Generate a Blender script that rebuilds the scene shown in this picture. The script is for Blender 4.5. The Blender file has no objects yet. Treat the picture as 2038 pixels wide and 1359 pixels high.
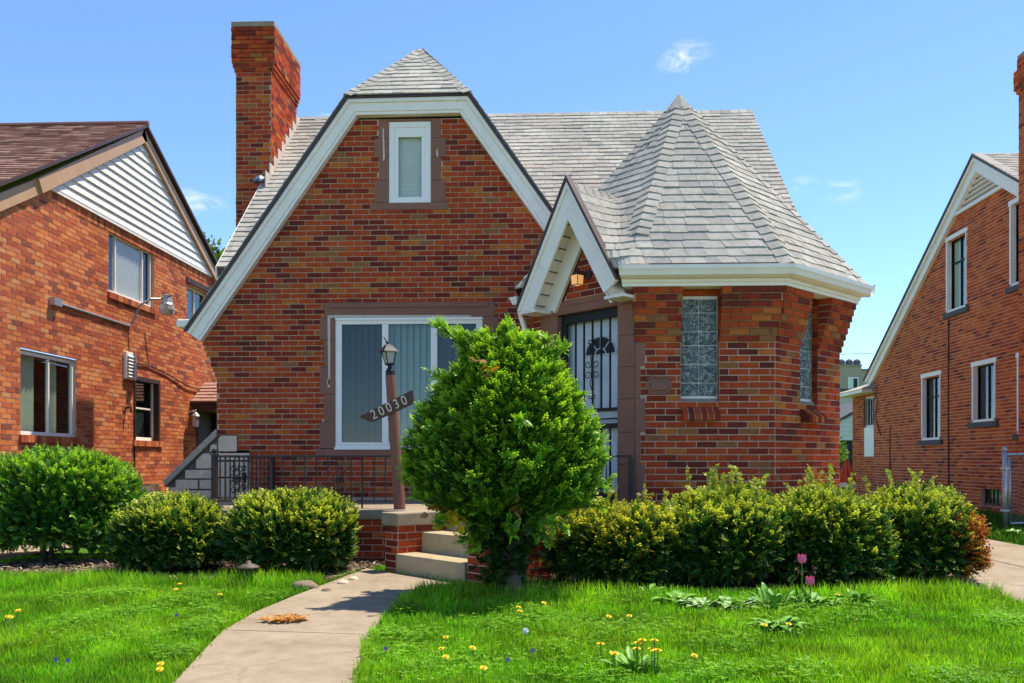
import bpy, math, random
import numpy as np
from mathutils import Vector, Matrix

random.seed(7)
rng = np.random.default_rng(11)
scene = bpy.context.scene
col = scene.collection
R = math.radians

# ------------------------------------------------------------------ camera
cam_d = bpy.data.cameras.new("camera")
cam = bpy.data.objects.new("camera", cam_d)
col.objects.link(cam)
cam.location = (0, 0, 1.06)
cam.rotation_euler = (R(90), 0, math.atan(71 / 1720))
cam_d.sensor_width = 36
cam_d.sensor_fit = 'HORIZONTAL'
cam_d.lens = 36 * 1720 / 2038
cam_d.shift_y = 235.5 / 2038
cam_d.clip_start = 0.05
cam_d.clip_end = 5000
scene.camera = cam

# ------------------------------------------------------------------ light
SUN_E, SUN_A = R(66), R(34)          # elevation; turn from +X (right) towards +Y (behind the house)
to_sun = Vector((math.cos(SUN_E) * math.cos(SUN_A), math.cos(SUN_E) * math.sin(SUN_A), math.sin(SUN_E)))
sun_d = bpy.data.lights.new("sun", 'SUN')
sun_d.energy = 2.65
sun_d.angle = R(0.53)
sun_d.color = (1.0, 0.93, 0.82)
sun = bpy.data.objects.new("sun", sun_d)
col.objects.link(sun)
sun.rotation_euler = to_sun.to_track_quat('Z', 'Y').to_euler()
sun.location = (20, 20, 40)

world = bpy.data.worlds.new("World")
scene.world = world
world.use_nodes = True
wn, wl = world.node_tree.nodes, world.node_tree.links
wn.clear()
w_out = wn.new('ShaderNodeOutputWorld')
w_bg = wn.new('ShaderNodeBackground')
w_sky = wn.new('ShaderNodeTexSky')
w_sky.sky_type = 'NISHITA'
w_sky.sun_disc = False
w_sky.sun_elevation = SUN_E
w_sky.sun_rotation = math.pi / 2 - SUN_A
w_sky.air_density = 1.0
w_sky.altitude = 3000
w_sky.dust_density = 0.0
w_sky.ozone_density = 7.0
w_bg.inputs[1].default_value = 0.115
wl.new(w_bg.outputs[0], w_out.inputs[0])


def wmath(op, a, b=None):
    n = wn.new('ShaderNodeMath')
    n.operation = op
    for i, v in enumerate((a, b)):
        if v is None:
            continue
        if isinstance(v, (int, float)):
            n.inputs[i].default_value = v
        else:
            wl.new(v, n.inputs[i])
    return n.outputs[0]


w_tc = wn.new('ShaderNodeTexCoord')
w_noise = wn.new('ShaderNodeTexNoise')
w_noise.inputs['Scale'].default_value = 30
w_noise.inputs['Distortion'].default_value = 1.4
w_noise.inputs['Detail'].default_value = 6
w_noise.inputs['Roughness'].default_value = 0.62
w_map = wn.new('ShaderNodeMapping')
w_map.inputs['Rotation'].default_value = (0, R(28), 0)
w_map.inputs['Scale'].default_value = (0.7, 1.0, 1.9)
wl.new(w_tc.outputs['Generated'], w_map.inputs['Vector'])
wl.new(w_map.outputs['Vector'], w_noise.inputs['Vector'])
cloud_sum = None
# small fair-weather wisps: azimuth from +Y (deg, right positive), elevation (deg), half sizes (deg), strength
for az, el, sx, sy, st in ((8.4, 24.3, 1.25, 0.8, 1.0), (9.2, 24.8, 1.6, 0.8, 0.6), (-22.6, 15.6, 2.2, 0.9, 0.9), (-14.2, 20.9, 1.5, 0.8, 0.55),
                           (18.6, 16.2, 1.5, 0.9, 0.6), (16.2, 16.8, 1.2, 0.6, 0.4), (60, 30, 6, 2, 0.8), (-75, 25, 7, 2.4, 0.8),
                           (150, 28, 8, 3, 0.8), (-140, 22, 7, 2, 0.8)):
    a, e = R(az), R(el)
    c = Vector((math.sin(a) * math.cos(e), math.cos(a) * math.cos(e), math.sin(e)))
    t = Vector((math.cos(a), -math.sin(a), 0))
    b = c.cross(t) * -1
    acc = None
    for ax, s in ((t, sx), (b, sy)):
        d = wn.new('ShaderNodeVectorMath')
        d.operation = 'DOT_PRODUCT'
        wl.new(w_tc.outputs['Generated'], d.inputs[0])
        d.inputs[1].default_value = ax / math.tan(R(s))
        q = wmath('SUBTRACT', d.outputs['Value'], ax.dot(c) / math.tan(R(s)))
        q = wmath('MULTIPLY', q, q)
        acc = q if acc is None else wmath('ADD', acc, q)
    df = wn.new('ShaderNodeVectorMath')
    df.operation = 'DOT_PRODUCT'
    wl.new(w_tc.outputs['Generated'], df.inputs[0])
    df.inputs[1].default_value = c
    front = wmath('GREATER_THAN', df.outputs['Value'], 0.0)
    m = wmath('MAXIMUM', wmath('SUBTRACT', 1.0, acc), 0.0)
    m = wmath('MULTIPLY', wmath('MULTIPLY', m, front), st)
    cloud_sum = m if cloud_sum is None else wmath('ADD', cloud_sum, m)
nz = wmath('MAXIMUM', wmath('MULTIPLY', wmath('SUBTRACT', w_noise.outputs['Fac'], 0.43), 2.6), 0.0)
cl = wmath('MINIMUM', wmath('MULTIPLY', cloud_sum, nz), 0.75)
w_mix = wn.new('ShaderNodeMix')
w_mix.data_type = 'RGBA'
wl.new(cl, w_mix.inputs['Factor'])
wl.new(w_sky.outputs[0], w_mix.inputs['A'])
w_mix.inputs['B'].default_value = (3.6, 3.8, 4.2, 1)
wl.new(w_mix.outputs['Result'], w_bg.inputs[0])

vs = scene.view_settings
vs.view_transform = 'Standard'
vs.look = 'None'
vs.exposure = 1.48
vs.gamma = 1
vs.use_curve_mapping = False
scene.cycles.max_bounces = 8
scene.cycles.transparent_max_bounces = 12
scene.cycles.use_denoising = True

# ------------------------------------------------------------------ materials
MATS = {}


def new_mat(name):
    m = bpy.data.materials.new(name)
    m.use_nodes = True
    n, l = m.node_tree.nodes, m.node_tree.links
    n.clear()
    out = n.new('ShaderNodeOutputMaterial')
    MATS[name] = m
    return m, n, l, out


def ramp(n, stops, interp='LINEAR'):
    r = n.new('ShaderNodeValToRGB')
    r.color_ramp.interpolation = interp
    e = r.color_ramp.elements
    while len(e) < len(stops):
        e.new(0.5)
    for i, (p, c) in enumerate(stops):
        e[i].position = p
        e[i].color = (*c, 1)
    return r


def noise(n, l, scale, detail=4, rough=0.6, vec=None, coord='Object', stretch=None):
    t = n.new('ShaderNodeTexNoise')
    t.inputs['Scale'].default_value = scale
    t.inputs['Detail'].default_value = detail
    t.inputs['Roughness'].default_value = rough
    if vec is None:
        g = n.new('ShaderNodeNewGeometry')
        vec = g.outputs['Position']
    if stretch:
        mp = n.new('ShaderNodeMapping')
        mp.inputs['Scale'].default_value = stretch
        l.new(vec, mp.inputs['Vector'])
        vec = mp.outputs['Vector']
    l.new(vec, t.inputs['Vector'])
    return t


def mixc(n, l, a, b, fac, mode='MIX'):
    m = n.new('ShaderNodeMix')
    m.data_type = 'RGBA'
    m.blend_type = mode
    for sock, v in (('A', a), ('B', b), ('Factor', fac)):
        if isinstance(v, (int, float)):
            m.inputs[sock].default_value = v
        elif isinstance(v, tuple):
            m.inputs[sock].default_value = (*v, 1)
        else:
            l.new(v, m.inputs[sock])
    return m.outputs['Result']


def fm(n, l, op, a, b=0.0):
    m = n.new('ShaderNodeMath')
    m.operation = op
    for i, v in enumerate((a, b)):
        if isinstance(v, (int, float)):
            m.inputs[i].default_value = v
        else:
            l.new(v, m.inputs[i])
    return m.outputs[0]


def bump(n, l, h, strength=0.3, dist=0.01):
    b = n.new('ShaderNodeBump')
    b.inputs['Strength'].default_value = strength
    b.inputs['Distance'].default_value = dist
    l.new(h, b.inputs['Height'])
    return b.outputs['Normal']


def principled(n, l, out, base, rough=0.7, metal=0.0, normal=None, spec=0.5):
    p = n.new('ShaderNodeBsdfPrincipled')
    if isinstance(base, tuple):
        p.inputs['Base Color'].default_value = (*base, 1)
    else:
        l.new(base, p.inputs['Base Color'])
    if isinstance(rough, (int, float)):
        p.inputs['Roughness'].default_value = rough
    else:
        l.new(rough, p.inputs['Roughness'])
    p.inputs['Metallic'].default_value = metal
    p.inputs['Specular IOR Level'].default_value = spec
    if normal is not None:
        l.new(normal, p.inputs['Normal'])
    l.new(p.outputs[0], out.inputs[0])
    return p


def rand_piece(n, l):
    """a random number per piece: mesh island plus object"""
    g = n.new('ShaderNodeNewGeometry')
    o = n.new('ShaderNodeObjectInfo')
    a = fm(n, l, 'MULTIPLY', o.outputs['Random'], 7.131)
    return fm(n, l, 'FRACT', fm(n, l, 'ADD', a, g.outputs['Random Per Island']))


def mat_piece(name, stops, speck=0.25, sscale=90, rough=0.85, streak=None, bstr=0.35, interp='CONSTANT', spec=0.08, grime=0.25):
    m, n, l, out = new_mat(name)
    r = rand_piece(n, l)
    base = ramp(n, stops, interp)
    l.new(r, base.inputs[0])
    t = noise(n, l, sscale, 5, 0.7)
    t2 = noise(n, l, 14 if streak is None else streak, 3, 0.6)
    c = mixc(n, l, base.outputs[0], (0.02, 0.013, 0.01), fm(n, l, 'MULTIPLY', fm(n, l, 'SUBTRACT', t2.outputs['Fac'], 0.42), grime * 4), 'MIX')
    c2 = ramp(n, [(0.25, (1 - speck,) * 3), (0.75, (1 + speck,) * 3)])
    l.new(t.outputs['Fac'], c2.inputs[0])
    c = mixc(n, l, c, c2.outputs[0], 1.0, 'MULTIPLY')
    big = noise(n, l, 0.9, 3, 0.6)
    c3 = ramp(n, [(0.3, (0.86,) * 3), (0.7, (1.12,) * 3)])
    l.new(big.outputs['Fac'], c3.inputs[0])
    c = mixc(n, l, c, c3.outputs[0], 1.0, 'MULTIPLY')
    principled(n, l, out, c, rough, 0, bump(n, l, t.outputs['Fac'], bstr, 0.004), spec)
    return m


def mat_simple(name, base, rough=0.6, metal=0.0, var=0.12, vscale=6, bstr=0.15, bscale=60, dirt=None, spec=0.4, stretch=None):
    m, n, l, out = new_mat(name)
    t = noise(n, l, vscale, 5, 0.65, stretch=stretch)
    r = ramp(n, [(0.3, tuple(c * (1 - var) for c in base)), (0.7, tuple(c * (1 + var) for c in base))])
    l.new(t.outputs['Fac'], r.inputs[0])
    c = r.outputs[0]
    if dirt:
        d = noise(n, l, dirt[1], 6, 0.7)
        f = ramp(n, [(dirt[2], (0, 0, 0)), (dirt[2] + 0.18, (dirt[3],) * 3)])
        l.new(d.outputs['Fac'], f.inputs[0])
        c = mixc(n, l, c, dirt[0], f.outputs[0])
    b = noise(n, l, bscale, 4, 0.7)
    principled(n, l, out, c, rough, metal, bump(n, l, b.outputs['Fac'], bstr, 0.004), spec)
    return m


# bricks
mat_piece('brick_red', [(0.0, (0.41, 0.060, 0.019)), (0.18, (0.27, 0.038, 0.017)), (0.34, (0.49, 0.082, 0.020)), (0.47, (0.17, 0.033, 0.020)),
                        (0.56, (0.45, 0.066, 0.020)), (0.70, (0.52, 0.145, 0.030)), (0.77, (0.33, 0.125, 0.042)), (0.84, (0.47, 0.072, 0.020)), (0.94, (0.21, 0.036, 0.021))], grime=0.24)
mat_piece('brick_orange', [(0.0, (0.60, 0.175, 0.060)), (0.22, (0.50, 0.125, 0.050)), (0.42, (0.66, 0.235, 0.080)), (0.58, (0.41, 0.10, 0.048)),
                           (0.72, (0.58, 0.195, 0.085)), (0.85, (0.28, 0.085, 0.055)), (0.92, (0.62, 0.27, 0.11))], grime=0.18)
mat_piece('brick_plain', [(0.0, (0.60, 0.115, 0.030)), (0.25, (0.50, 0.085, 0.027)), (0.5, (0.64, 0.145, 0.036)), (0.70, (0.38, 0.065, 0.025)),
                          (0.80, (0.56, 0.125, 0.038)), (0.93, (0.24, 0.048, 0.026))], grime=0.16)
mat_simple('mortar', (0.58, 0.385, 0.26), 0.95, var=0.15, vscale=9, bstr=0.4, bscale=120, spec=0.1)
mat_simple('mortar_pale', (0.68, 0.44, 0.29), 0.95, var=0.15, vscale=9, bstr=0.4, bscale=120, spec=0.1)
mat_simple('mortar_dark', (0.16, 0.12, 0.09), 0.95, var=0.15, vscale=9, spec=0.1)
# shingles
mat_piece('shingle_grey', [(0.0, (0.422, 0.385, 0.316)), (0.18, (0.376, 0.345, 0.288)), (0.36, (0.458, 0.420, 0.349)), (0.52, (0.397, 0.365, 0.302)),
                           (0.68, (0.335, 0.310, 0.265)), (0.78, (0.427, 0.385, 0.312)), (0.9, (0.381, 0.355, 0.302)), (0.97, (0.427, 0.360, 0.288))], speck=0.34, sscale=130, rough=0.95, grime=0.2)
mat_piece('shingle_brown', [(0.0, (0.23, 0.115, 0.085)), (0.3, (0.18, 0.085, 0.065)), (0.5, (0.29, 0.16, 0.12)), (0.75, (0.15, 0.068, 0.052)), (0.9, (0.33, 0.20, 0.15))],
          speck=0.3, sscale=120, rough=0.95, grime=0.15)
mat_simple('roof_felt', (0.10, 0.095, 0.09), 0.95)
# paint, stone, metal
mat_simple('white_paint', (0.93, 0.81, 0.68), 0.5, var=0.05, vscale=3, bstr=0.06, dirt=((0.46, 0.38, 0.26), 5, 0.57, 0.35))
mat_simple('white_vinyl', (0.93, 0.84, 0.735), 0.4, var=0.03, vscale=4, bstr=0.03, dirt=((0.5, 0.48, 0.42), 9, 0.60, 0.3))
mat_simple('siding_white', (0.80, 0.75, 0.65), 0.5, var=0.05, vscale=5, bstr=0.08, dirt=((0.45, 0.43, 0.36), 3, 0.58, 0.3))
mat_simple('tan_paint', (0.50, 0.30, 0.16), 0.55, var=0.1, vscale=4)
mat_simple('brown_paint', (0.075, 0.034, 0.024), 0.45, var=0.2, vscale=9)
mat_simple('brown_stone', (0.27, 0.115, 0.072), 0.85, var=0.1, vscale=3, bstr=0.3, bscale=40, dirt=((0.30, 0.19, 0.15), 5, 0.63, 0.4))
mat_simple('peeled_paint', (0.62, 0.50, 0.40), 0.9, var=0.2, vscale=30)
mat_simple('limestone', (0.74, 0.51, 0.35), 0.9, var=0.14, vscale=8, bstr=0.6, bscale=35, dirt=((0.24, 0.2, 0.17), 6, 0.55, 0.5))
mat_simple('concrete', (0.335, 0.262, 0.182), 0.95, var=0.1, vscale=5, bstr=0.5, bscale=220, dirt=((0.25, 0.21, 0.15), 7, 0.56, 0.4))
MATS.pop('concrete')
m, n, l, out = new_mat('concrete')
big = noise(n, l, 1.7, 6, 0.65)
mid = noise(n, l, 9, 5, 0.7)
fine = noise(n, l, 260, 3, 0.8)
r1_ = ramp(n, [(0.28, (0.27, 0.205, 0.135)), (0.5, (0.345, 0.27, 0.185)), (0.72, (0.395, 0.312, 0.22))])
l.new(big.outputs['Fac'], r1_.inputs[0])
r2_ = ramp(n, [(0.3, (0.84, 0.83, 0.80)), (0.7, (1.1, 1.1, 1.1))])
l.new(mid.outputs['Fac'], r2_.inputs[0])
r3_ = ramp(n, [(0.34, (0.62, 0.60, 0.56)), (0.5, (1.0, 1.0, 1.0)), (0.68, (1.18, 1.18, 1.18))])
l.new(fine.outputs['Fac'], r3_.inputs[0])
c_ = mixc(n, l, mixc(n, l, r1_.outputs[0], r2_.outputs[0], 1.0, 'MULTIPLY'), r3_.outputs[0], 1.0, 'MULTIPLY')
g_ = n.new('ShaderNodeNewGeometry')
wv_ = noise(n, l, 3.5, 4, 0.6)
vm_ = n.new('ShaderNodeVectorMath')
vm_.operation = 'ADD'
l.new(g_.outputs['Position'], vm_.inputs[0])
sc_ = n.new('ShaderNodeVectorMath')
sc_.operation = 'SCALE'
sc_.inputs['Scale'].default_value = 0.22
l.new(wv_.outputs['Color'], sc_.inputs[0])
l.new(sc_.outputs[0], vm_.inputs[1])
vo_ = n.new('ShaderNodeTexVoronoi')
vo_.feature = 'DISTANCE_TO_EDGE'
vo_.inputs['Scale'].default_value = 0.55
l.new(vm_.outputs[0], vo_.inputs['Vector'])
cr_ = ramp(n, [(0.0, (0.35,) * 3), (0.0035, (0.55,) * 3), (0.006, (1, 1, 1))])
l.new(vo_.outputs['Distance'], cr_.inputs[0])
c_ = mixc(n, l, c_, cr_.outputs[0], 0.3, 'MULTIPLY')
principled(n, l, out, c_, 0.95, 0, bump(n, l, fine.outputs['Fac'], 0.5, 0.004), 0.1)
mat_simple('step_concrete', (0.42, 0.32, 0.175), 0.95, var=0.13, vscale=6, bstr=0.5, bscale=160, dirt=((0.20, 0.16, 0.10), 9, 0.55, 0.55))
mat_simple('iron', (0.035, 0.02, 0.016), 0.5, metal=0.0, var=0.3, vscale=40, bstr=0.3, bscale=90)
mat_simple('black_metal', (0.010, 0.009, 0.009), 0.6, var=0.2, vscale=20, bstr=0.05)
mat_simple('galvanised', (0.42, 0.43, 0.44), 0.42, metal=0.7, var=0.12, vscale=25, bstr=0.1)
mat_simple('grey_box', (0.30, 0.32, 0.33), 0.6, var=0.1, vscale=15)
mat_simple('wood_post', (0.24, 0.095, 0.055), 0.75, var=0.2, vscale=14, bstr=0.4, bscale=50, stretch=(4, 4, 0.4), dirt=((0.06, 0.03, 0.025), 9, 0.60, 0.6))
mat_simple('bronze', (0.11, 0.075, 0.055), 0.6, var=0.25, vscale=30)
mat_simple('sign_wood', (0.10, 0.04, 0.026), 0.6, var=0.3, vscale=30, stretch=(1, 1, 5))
mat_simple('cream_paint', (0.72, 0.60, 0.42), 0.5, var=0.04)
mat_simple('weathered_wood', (0.44, 0.33, 0.24), 0.9, var=0.25, vscale=20, bstr=0.5, bscale=60, dirt=((0.12, 0.09, 0.07), 8, 0.55, 0.5))
mat_simple('dark_wood', (0.05, 0.02, 0.014), 0.7, var=0.3, vscale=20)
mat_simple('cedar_shake', (0.36, 0.19, 0.13), 0.9, var=0.25, vscale=20)
mat_simple('door_white', (0.66, 0.68, 0.70), 0.35, var=0.03, vscale=3, bstr=0.02)
mat_simple('blind', (0.29, 0.31, 0.21), 0.7, var=0.06, vscale=8, bstr=0.02)
mat_simple('blind_white', (0.80, 0.74, 0.64), 0.7, var=0.04, vscale=8, bstr=0.02)
mat_simple('curtain', (0.72, 0.68, 0.58), 0.9, var=0.06, vscale=10, bstr=0.05)
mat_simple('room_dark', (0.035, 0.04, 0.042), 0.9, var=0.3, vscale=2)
mat_simple('lead', (0.20, 0.24, 0.28), 0.4, metal=0.5, var=0.2, vscale=12)
mat_simple('flashing', (0.62, 0.52, 0.44), 0.5, var=0.2, vscale=10)
mat_simple('tan_brick_far', (0.42, 0.30, 0.21), 0.9, var=0.12, vscale=1.2, bstr=0.2, bscale=12)
mat_simple('pale_brick_far', (0.62, 0.48, 0.38), 0.9, var=0.1, vscale=3, bstr=0.3, bscale=18, dirt=((0.32, 0.15, 0.1), 2.2, 0.62, 0.5))
mat_simple('bark', (0.13, 0.085, 0.058), 0.95, var=0.3, vscale=25, bstr=0.8, bscale=45, stretch=(3, 3, 0.7))
mat_simple('twig', (0.07, 0.045, 0.03), 0.95, var=0.3, vscale=30)
mat_simple('rock', (0.24, 0.17, 0.11), 0.9, var=0.2, vscale=14, bstr=0.7, bscale=40)
mat_simple('red_cloth', (0.75, 0.09, 0.03), 0.8, var=0.15, vscale=9)
mat_simple('pink_petal', (0.92, 0.13, 0.27), 0.55, var=0.12, vscale=60)
mat_simple('yellow_petal', (0.85, 0.62, 0.02), 0.7, var=0.1, vscale=150)
mat_simple('violet_petal', (0.30, 0.15, 0.42), 0.6, var=0.2, vscale=90)
mat_simple('white_petal', (0.8, 0.8, 0.78), 0.8, var=0.05)
mat_simple('stem_green', (0.10, 0.19, 0.035), 0.6, var=0.2, vscale=40)
mat_simple('weed_leaf', (0.15, 0.33, 0.03), 0.5, var=0.3, vscale=30)
mat_simple('dry_needles', (0.50, 0.20, 0.05), 0.9, var=0.25, vscale=40)
mat_simple('asphalt', (0.09, 0.088, 0.085), 0.95, var=0.2, vscale=12, bscale=200, bstr=0.4)


def mat_vcol(name, rough=0.5, transl=0.3, spec=0.35):
    m, n, l, out = new_mat(name)
    a = n.new('ShaderNodeAttribute')
    a.attribute_name = 'tint'
    t = noise(n, l, 2.2, 3, 0.6)
    r = ramp(n, [(0.3, (0.78, 0.80, 0.8)), (0.7, (1.2, 1.17, 1.1))])
    l.new(t.outputs['Fac'], r.inputs[0])
    c = mixc(n, l, a.outputs['Color'], r.outputs[0], 1.0, 'MULTIPLY')
    p = n.new('ShaderNodeBsdfPrincipled')
    l.new(c, p.inputs['Base Color'])
    p.inputs['Roughness'].default_value = rough
    p.inputs['Specular IOR Level'].default_value = spec
    tr = n.new('ShaderNodeBsdfTranslucent')
    c2 = mixc(n, l, c, (1.25, 1.3, 0.6), 1.0, 'MULTIPLY')
    l.new(c2, tr.inputs['Color'])
    mx = n.new('ShaderNodeMixShader')
    mx.inputs[0].default_value = transl
    l.new(p.outputs[0], mx.inputs[1])
    l.new(tr.outputs[0], mx.inputs[2])
    l.new(mx.outputs[0], out.inputs[0])


mat_vcol('foliage', 0.45, 0.38)
mat_vcol('grass_blade', 0.5, 0.48, 0.25)
mat_vcol('litter', 0.9, 0.05, 0.1)

# lawn soil under the blades
m, n, l, out = new_mat('lawn')
t1 = noise(n, l, 5, 6, 0.7)
t2 = noise(n, l, 120, 4, 0.7)
rr = ramp(n, [(0.25, (0.06, 0.15, 0.010)), (0.55, (0.10, 0.24, 0.016)), (0.8, (0.16, 0.27, 0.04))])
l.new(t1.outputs['Fac'], rr.inputs[0])
r2 = ramp(n, [(0.3, (0.5,) * 3), (0.7, (1.2,) * 3)])
l.new(t2.outputs['Fac'], r2.inputs[0])
principled(n, l, out, mixc(n, l, rr.outputs[0], r2.outputs[0], 1.0, 'MULTIPLY'), 0.95, 0, bump(n, l, t2.outputs['Fac'], 0.8, 0.03), 0.1)
m, n, l, out = new_mat('mulch')
t1 = noise(n, l, 30, 6, 0.75)
t2 = noise(n, l, 90, 4, 0.7, stretch=(1, 0.4, 1))
rr = ramp(n, [(0.3, (0.035, 0.02, 0.014)), (0.52, (0.12, 0.075, 0.05)), (0.66, (0.30, 0.22, 0.16)), (0.8, (0.16, 0.09, 0.06))])
l.new(t1.outputs['Fac'], rr.inputs[0])
principled(n, l, out, rr.outputs[0], 0.95, 0, bump(n, l, t2.outputs['Fac'], 0.9, 0.02), 0.1)

# window panes: clear glass that reflects
def mat_glass(name, tint, refl, rough=0.02):
    m, n, l, out = new_mat(name)
    tr = n.new('ShaderNodeBsdfTransparent')
    tr.inputs[0].default_value = (*tint, 1)
    gl = n.new('ShaderNodeBsdfGlossy')
    gl.inputs['Roughness'].default_value = rough
    wv = noise(n, l, 1.6, 2, 0.5)
    l.new(bump(n, l, wv.outputs['Fac'], 0.08, 0.02), gl.inputs['Normal'])
    lw = n.new('ShaderNodeLayerWeight')
    lw.inputs['Blend'].default_value = 0.35
    f = fm(n, l, 'ADD', fm(n, l, 'MULTIPLY', lw.outputs['Facing'], 0.16), refl)
    mx = n.new('ShaderNodeMixShader')
    l.new(f, mx.inputs[0])
    l.new(tr.outputs[0], mx.inputs[1])
    l.new(gl.outputs[0], mx.inputs[2])
    l.new(mx.outputs[0], out.inputs[0])


mat_glass('pane', (0.86, 0.93, 0.87), 0.05)
mat_glass('pane_clear', (0.92, 0.95, 0.94), 0.0)
mat_glass('pane_screen', (0.58, 0.62, 0.57), 0.04, 0.06)
m, n, l, out = new_mat('glass_block')
t1 = noise(n, l, 17, 2, 0.5)
t1.inputs['Distortion'].default_value = 2.2
t2 = noise(n, l, 6, 2, 0.5)
rr = ramp(n, [(0.32, (0.03, 0.04, 0.035)), (0.5, (0.13, 0.15, 0.125)), (0.68, (0.38, 0.40, 0.33))])
l.new(t1.outputs['Fac'], rr.inputs[0])
principled(n, l, out, rr.outputs[0], 0.08, 0, bump(n, l, t1.outputs['Fac'], 0.6, 0.03), 0.45)
m, n, l, out = new_mat('lamp_glow')
e = n.new('ShaderNodeEmission')
e.inputs[0].default_value = (1.0, 0.62, 0.28, 1)
e.inputs[1].default_value = 6
l.new(e.outputs[0], out.inputs[0])
m, n, l, out = new_mat('amber_glass')
p = principled(n, l, out, (0.55, 0.30, 0.12), 0.5, 0, None, 0.1)
p.inputs['Emission Color'].default_value = (1.0, 0.50, 0.16, 1)
p.inputs['Emission Strength'].default_value = 0.22
m, n, l, out = new_mat('frosted_glass')
p = principled(n, l, out, (0.62, 0.60, 0.50), 0.3, 0, None, 0.5)
p.inputs['Transmission Weight'].default_value = 0.4
m, n, l, out = new_mat('chain_wire')
principled(n, l, out, (0.33, 0.27, 0.22), 0.5, 0.6)


# ------------------------------------------------------------------ mesh helpers
class MB:
    """collects faces; build() links them as ONE mesh object"""

    def __init__(self):
        self.v, self.f = [], []

    def add(self, vs, fs):
        b = len(self.v)
        self.v.extend([tuple(p) for p in vs])
        self.f.extend([tuple(i + b for i in q) for q in fs])
        return self

    def box(self, a, b):
        x0, y0, z0 = (min(a[i], b[i]) for i in range(3))
        x1, y1, z1 = (max(a[i], b[i]) for i in range(3))
        return self.add([(x0, y0, z0), (x1, y0, z0), (x1, y1, z0), (x0, y1, z0), (x0, y0, z1), (x1, y0, z1), (x1, y1, z1), (x0, y1, z1)],
                        [(0, 3, 2, 1), (4, 5, 6, 7), (0, 1, 5, 4), (1, 2, 6, 5), (2, 3, 7, 6), (3, 0, 4, 7)])

    def prism(self, a, b):
        """two matching rings a, b (lists of 3D points) closed at both ends"""
        k = len(a)
        fs = [tuple(reversed(range(k))), tuple(range(k, 2 * k))]
        fs += [(i, (i + 1) % k, k + (i + 1) % k, k + i) for i in range(k)]
        return self.add(list(a) + list(b), fs)

    def tube(self, pts, r, k=8, cap=True):
        pts = [Vector(p) for p in pts]
        rs = r if isinstance(r, (list, tuple)) else [r] * len(pts)
        rings = []
        up = Vector((0.013, 0.021, 1))
        for i, p in enumerate(pts):
            d = (pts[min(i + 1, len(pts) - 1)] - pts[max(i - 1, 0)]).normalized()
            a = d.cross(up)
            if a.length < 0.05:
                a = d.cross(Vector((1, 0.1, 0)))
            a.normalize()
            c = d.cross(a)
            rings.append([p + (a * math.cos(t) + c * math.sin(t)) * rs[i] for t in [2 * math.pi * j / k for j in range(k)]])
        b = len(self.v)
        for q in rings:
            self.v.extend([tuple(p) for p in q])
        for i in range(len(rings) - 1):
            for j in range(k):
                self.f.append((b + i * k + j, b + i * k + (j + 1) % k, b + (i + 1) * k + (j + 1) % k, b + (i + 1) * k + j))
        if cap:
            self.f.append(tuple(b + j for j in reversed(range(k))))
            self.f.append(tuple(b + (len(rings) - 1) * k + j for j in range(k)))
        return self

    def lathe(self, c, prof, k=12):
        """prof: (radius, z) pairs around the vertical through c"""
        c = Vector(c)
        b = len(self.v)
        for r, z in prof:
            for j in range(k):
                t = 2 * math.pi * j / k
                self.v.append((c.x + r * math.cos(t), c.y + r * math.sin(t), c.z + z))
        for i in range(len(prof) - 1):
            for j in range(k):
                self.f.append((b + i * k + j, b + i * k + (j + 1) % k, b + (i + 1) * k + (j + 1) % k, b + (i + 1) * k + j))
        self.f.append(tuple(b + j for j in reversed(range(k))))
        self.f.append(tuple(b + (len(prof) - 1) * k + j for j in range(k)))
        return self

    def mesh(self, name):
        me = bpy.data.meshes.new(name)
        me.from_pydata(self.v, [], self.f)
        me.update()
        return me

    def build(self, name, mat, parent=None, smooth=False, bevel=0.0):
        return link(name, self.mesh(name), mat, parent, smooth, bevel)


def link(name, me, mat, parent=None, smooth=False, bevel=0.0):
    o = bpy.data.objects.new(name, me)
    if mat and not me.materials:
        me.materials.append(MATS[mat])
    col.objects.link(o)
    if parent is not None:
        o.parent = parent
        if parent.type == 'EMPTY':
            o.location = -parent.location       # meshes are written in world metres
    if smooth:
        for p in me.polygons:
            p.use_smooth = True
    if bevel:
        b = o.modifiers.new('bevel', 'BEVEL')
        b.width = bevel
        b.segments = 2
        b.limit_method = 'ANGLE'
    return o


def tag(o, label=None, cat=None, group=None, kind=None):
    if label:
        o['label'] = label
    if cat:
        o['category'] = cat
    if group:
        o['group'] = group
    if kind:
        o['kind'] = kind
    return o


def thing(name, label, cat, loc, group=None):
    o = bpy.data.objects.new(name, None)
    o.empty_display_size = 0.2
    o.location = loc
    col.objects.link(o)
    return tag(o, label, cat, group)


def np_mesh(name, verts, faces, mat, parent=None, tint=None, k=3):
    """verts (n,3), faces (m,k) arrays"""
    me = bpy.data.meshes.new(name)
    me.vertices.add(len(verts))
    me.vertices.foreach_set('co', np.asarray(verts, dtype=np.float32).ravel())
    m = len(faces)
    me.loops.add(m * k)
    me.loops.foreach_set('vertex_index', np.asarray(faces, dtype=np.int32).ravel())
    me.polygons.add(m)
    me.polygons.foreach_set('loop_start', np.arange(0, m * k, k, dtype=np.int32))
    me.polygons.foreach_set('loop_total', np.full(m, k, dtype=np.int32))
    me.update(calc_edges=True)
    if tint is not None:
        a = me.attributes.new('tint', 'FLOAT_COLOR', 'POINT')
        c = np.ones((len(verts), 4), dtype=np.float32)
        c[:, :3] = tint
        a.data.foreach_set('color', c.ravel())
    me.validate()
    return link(name, me, mat, parent)


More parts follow.
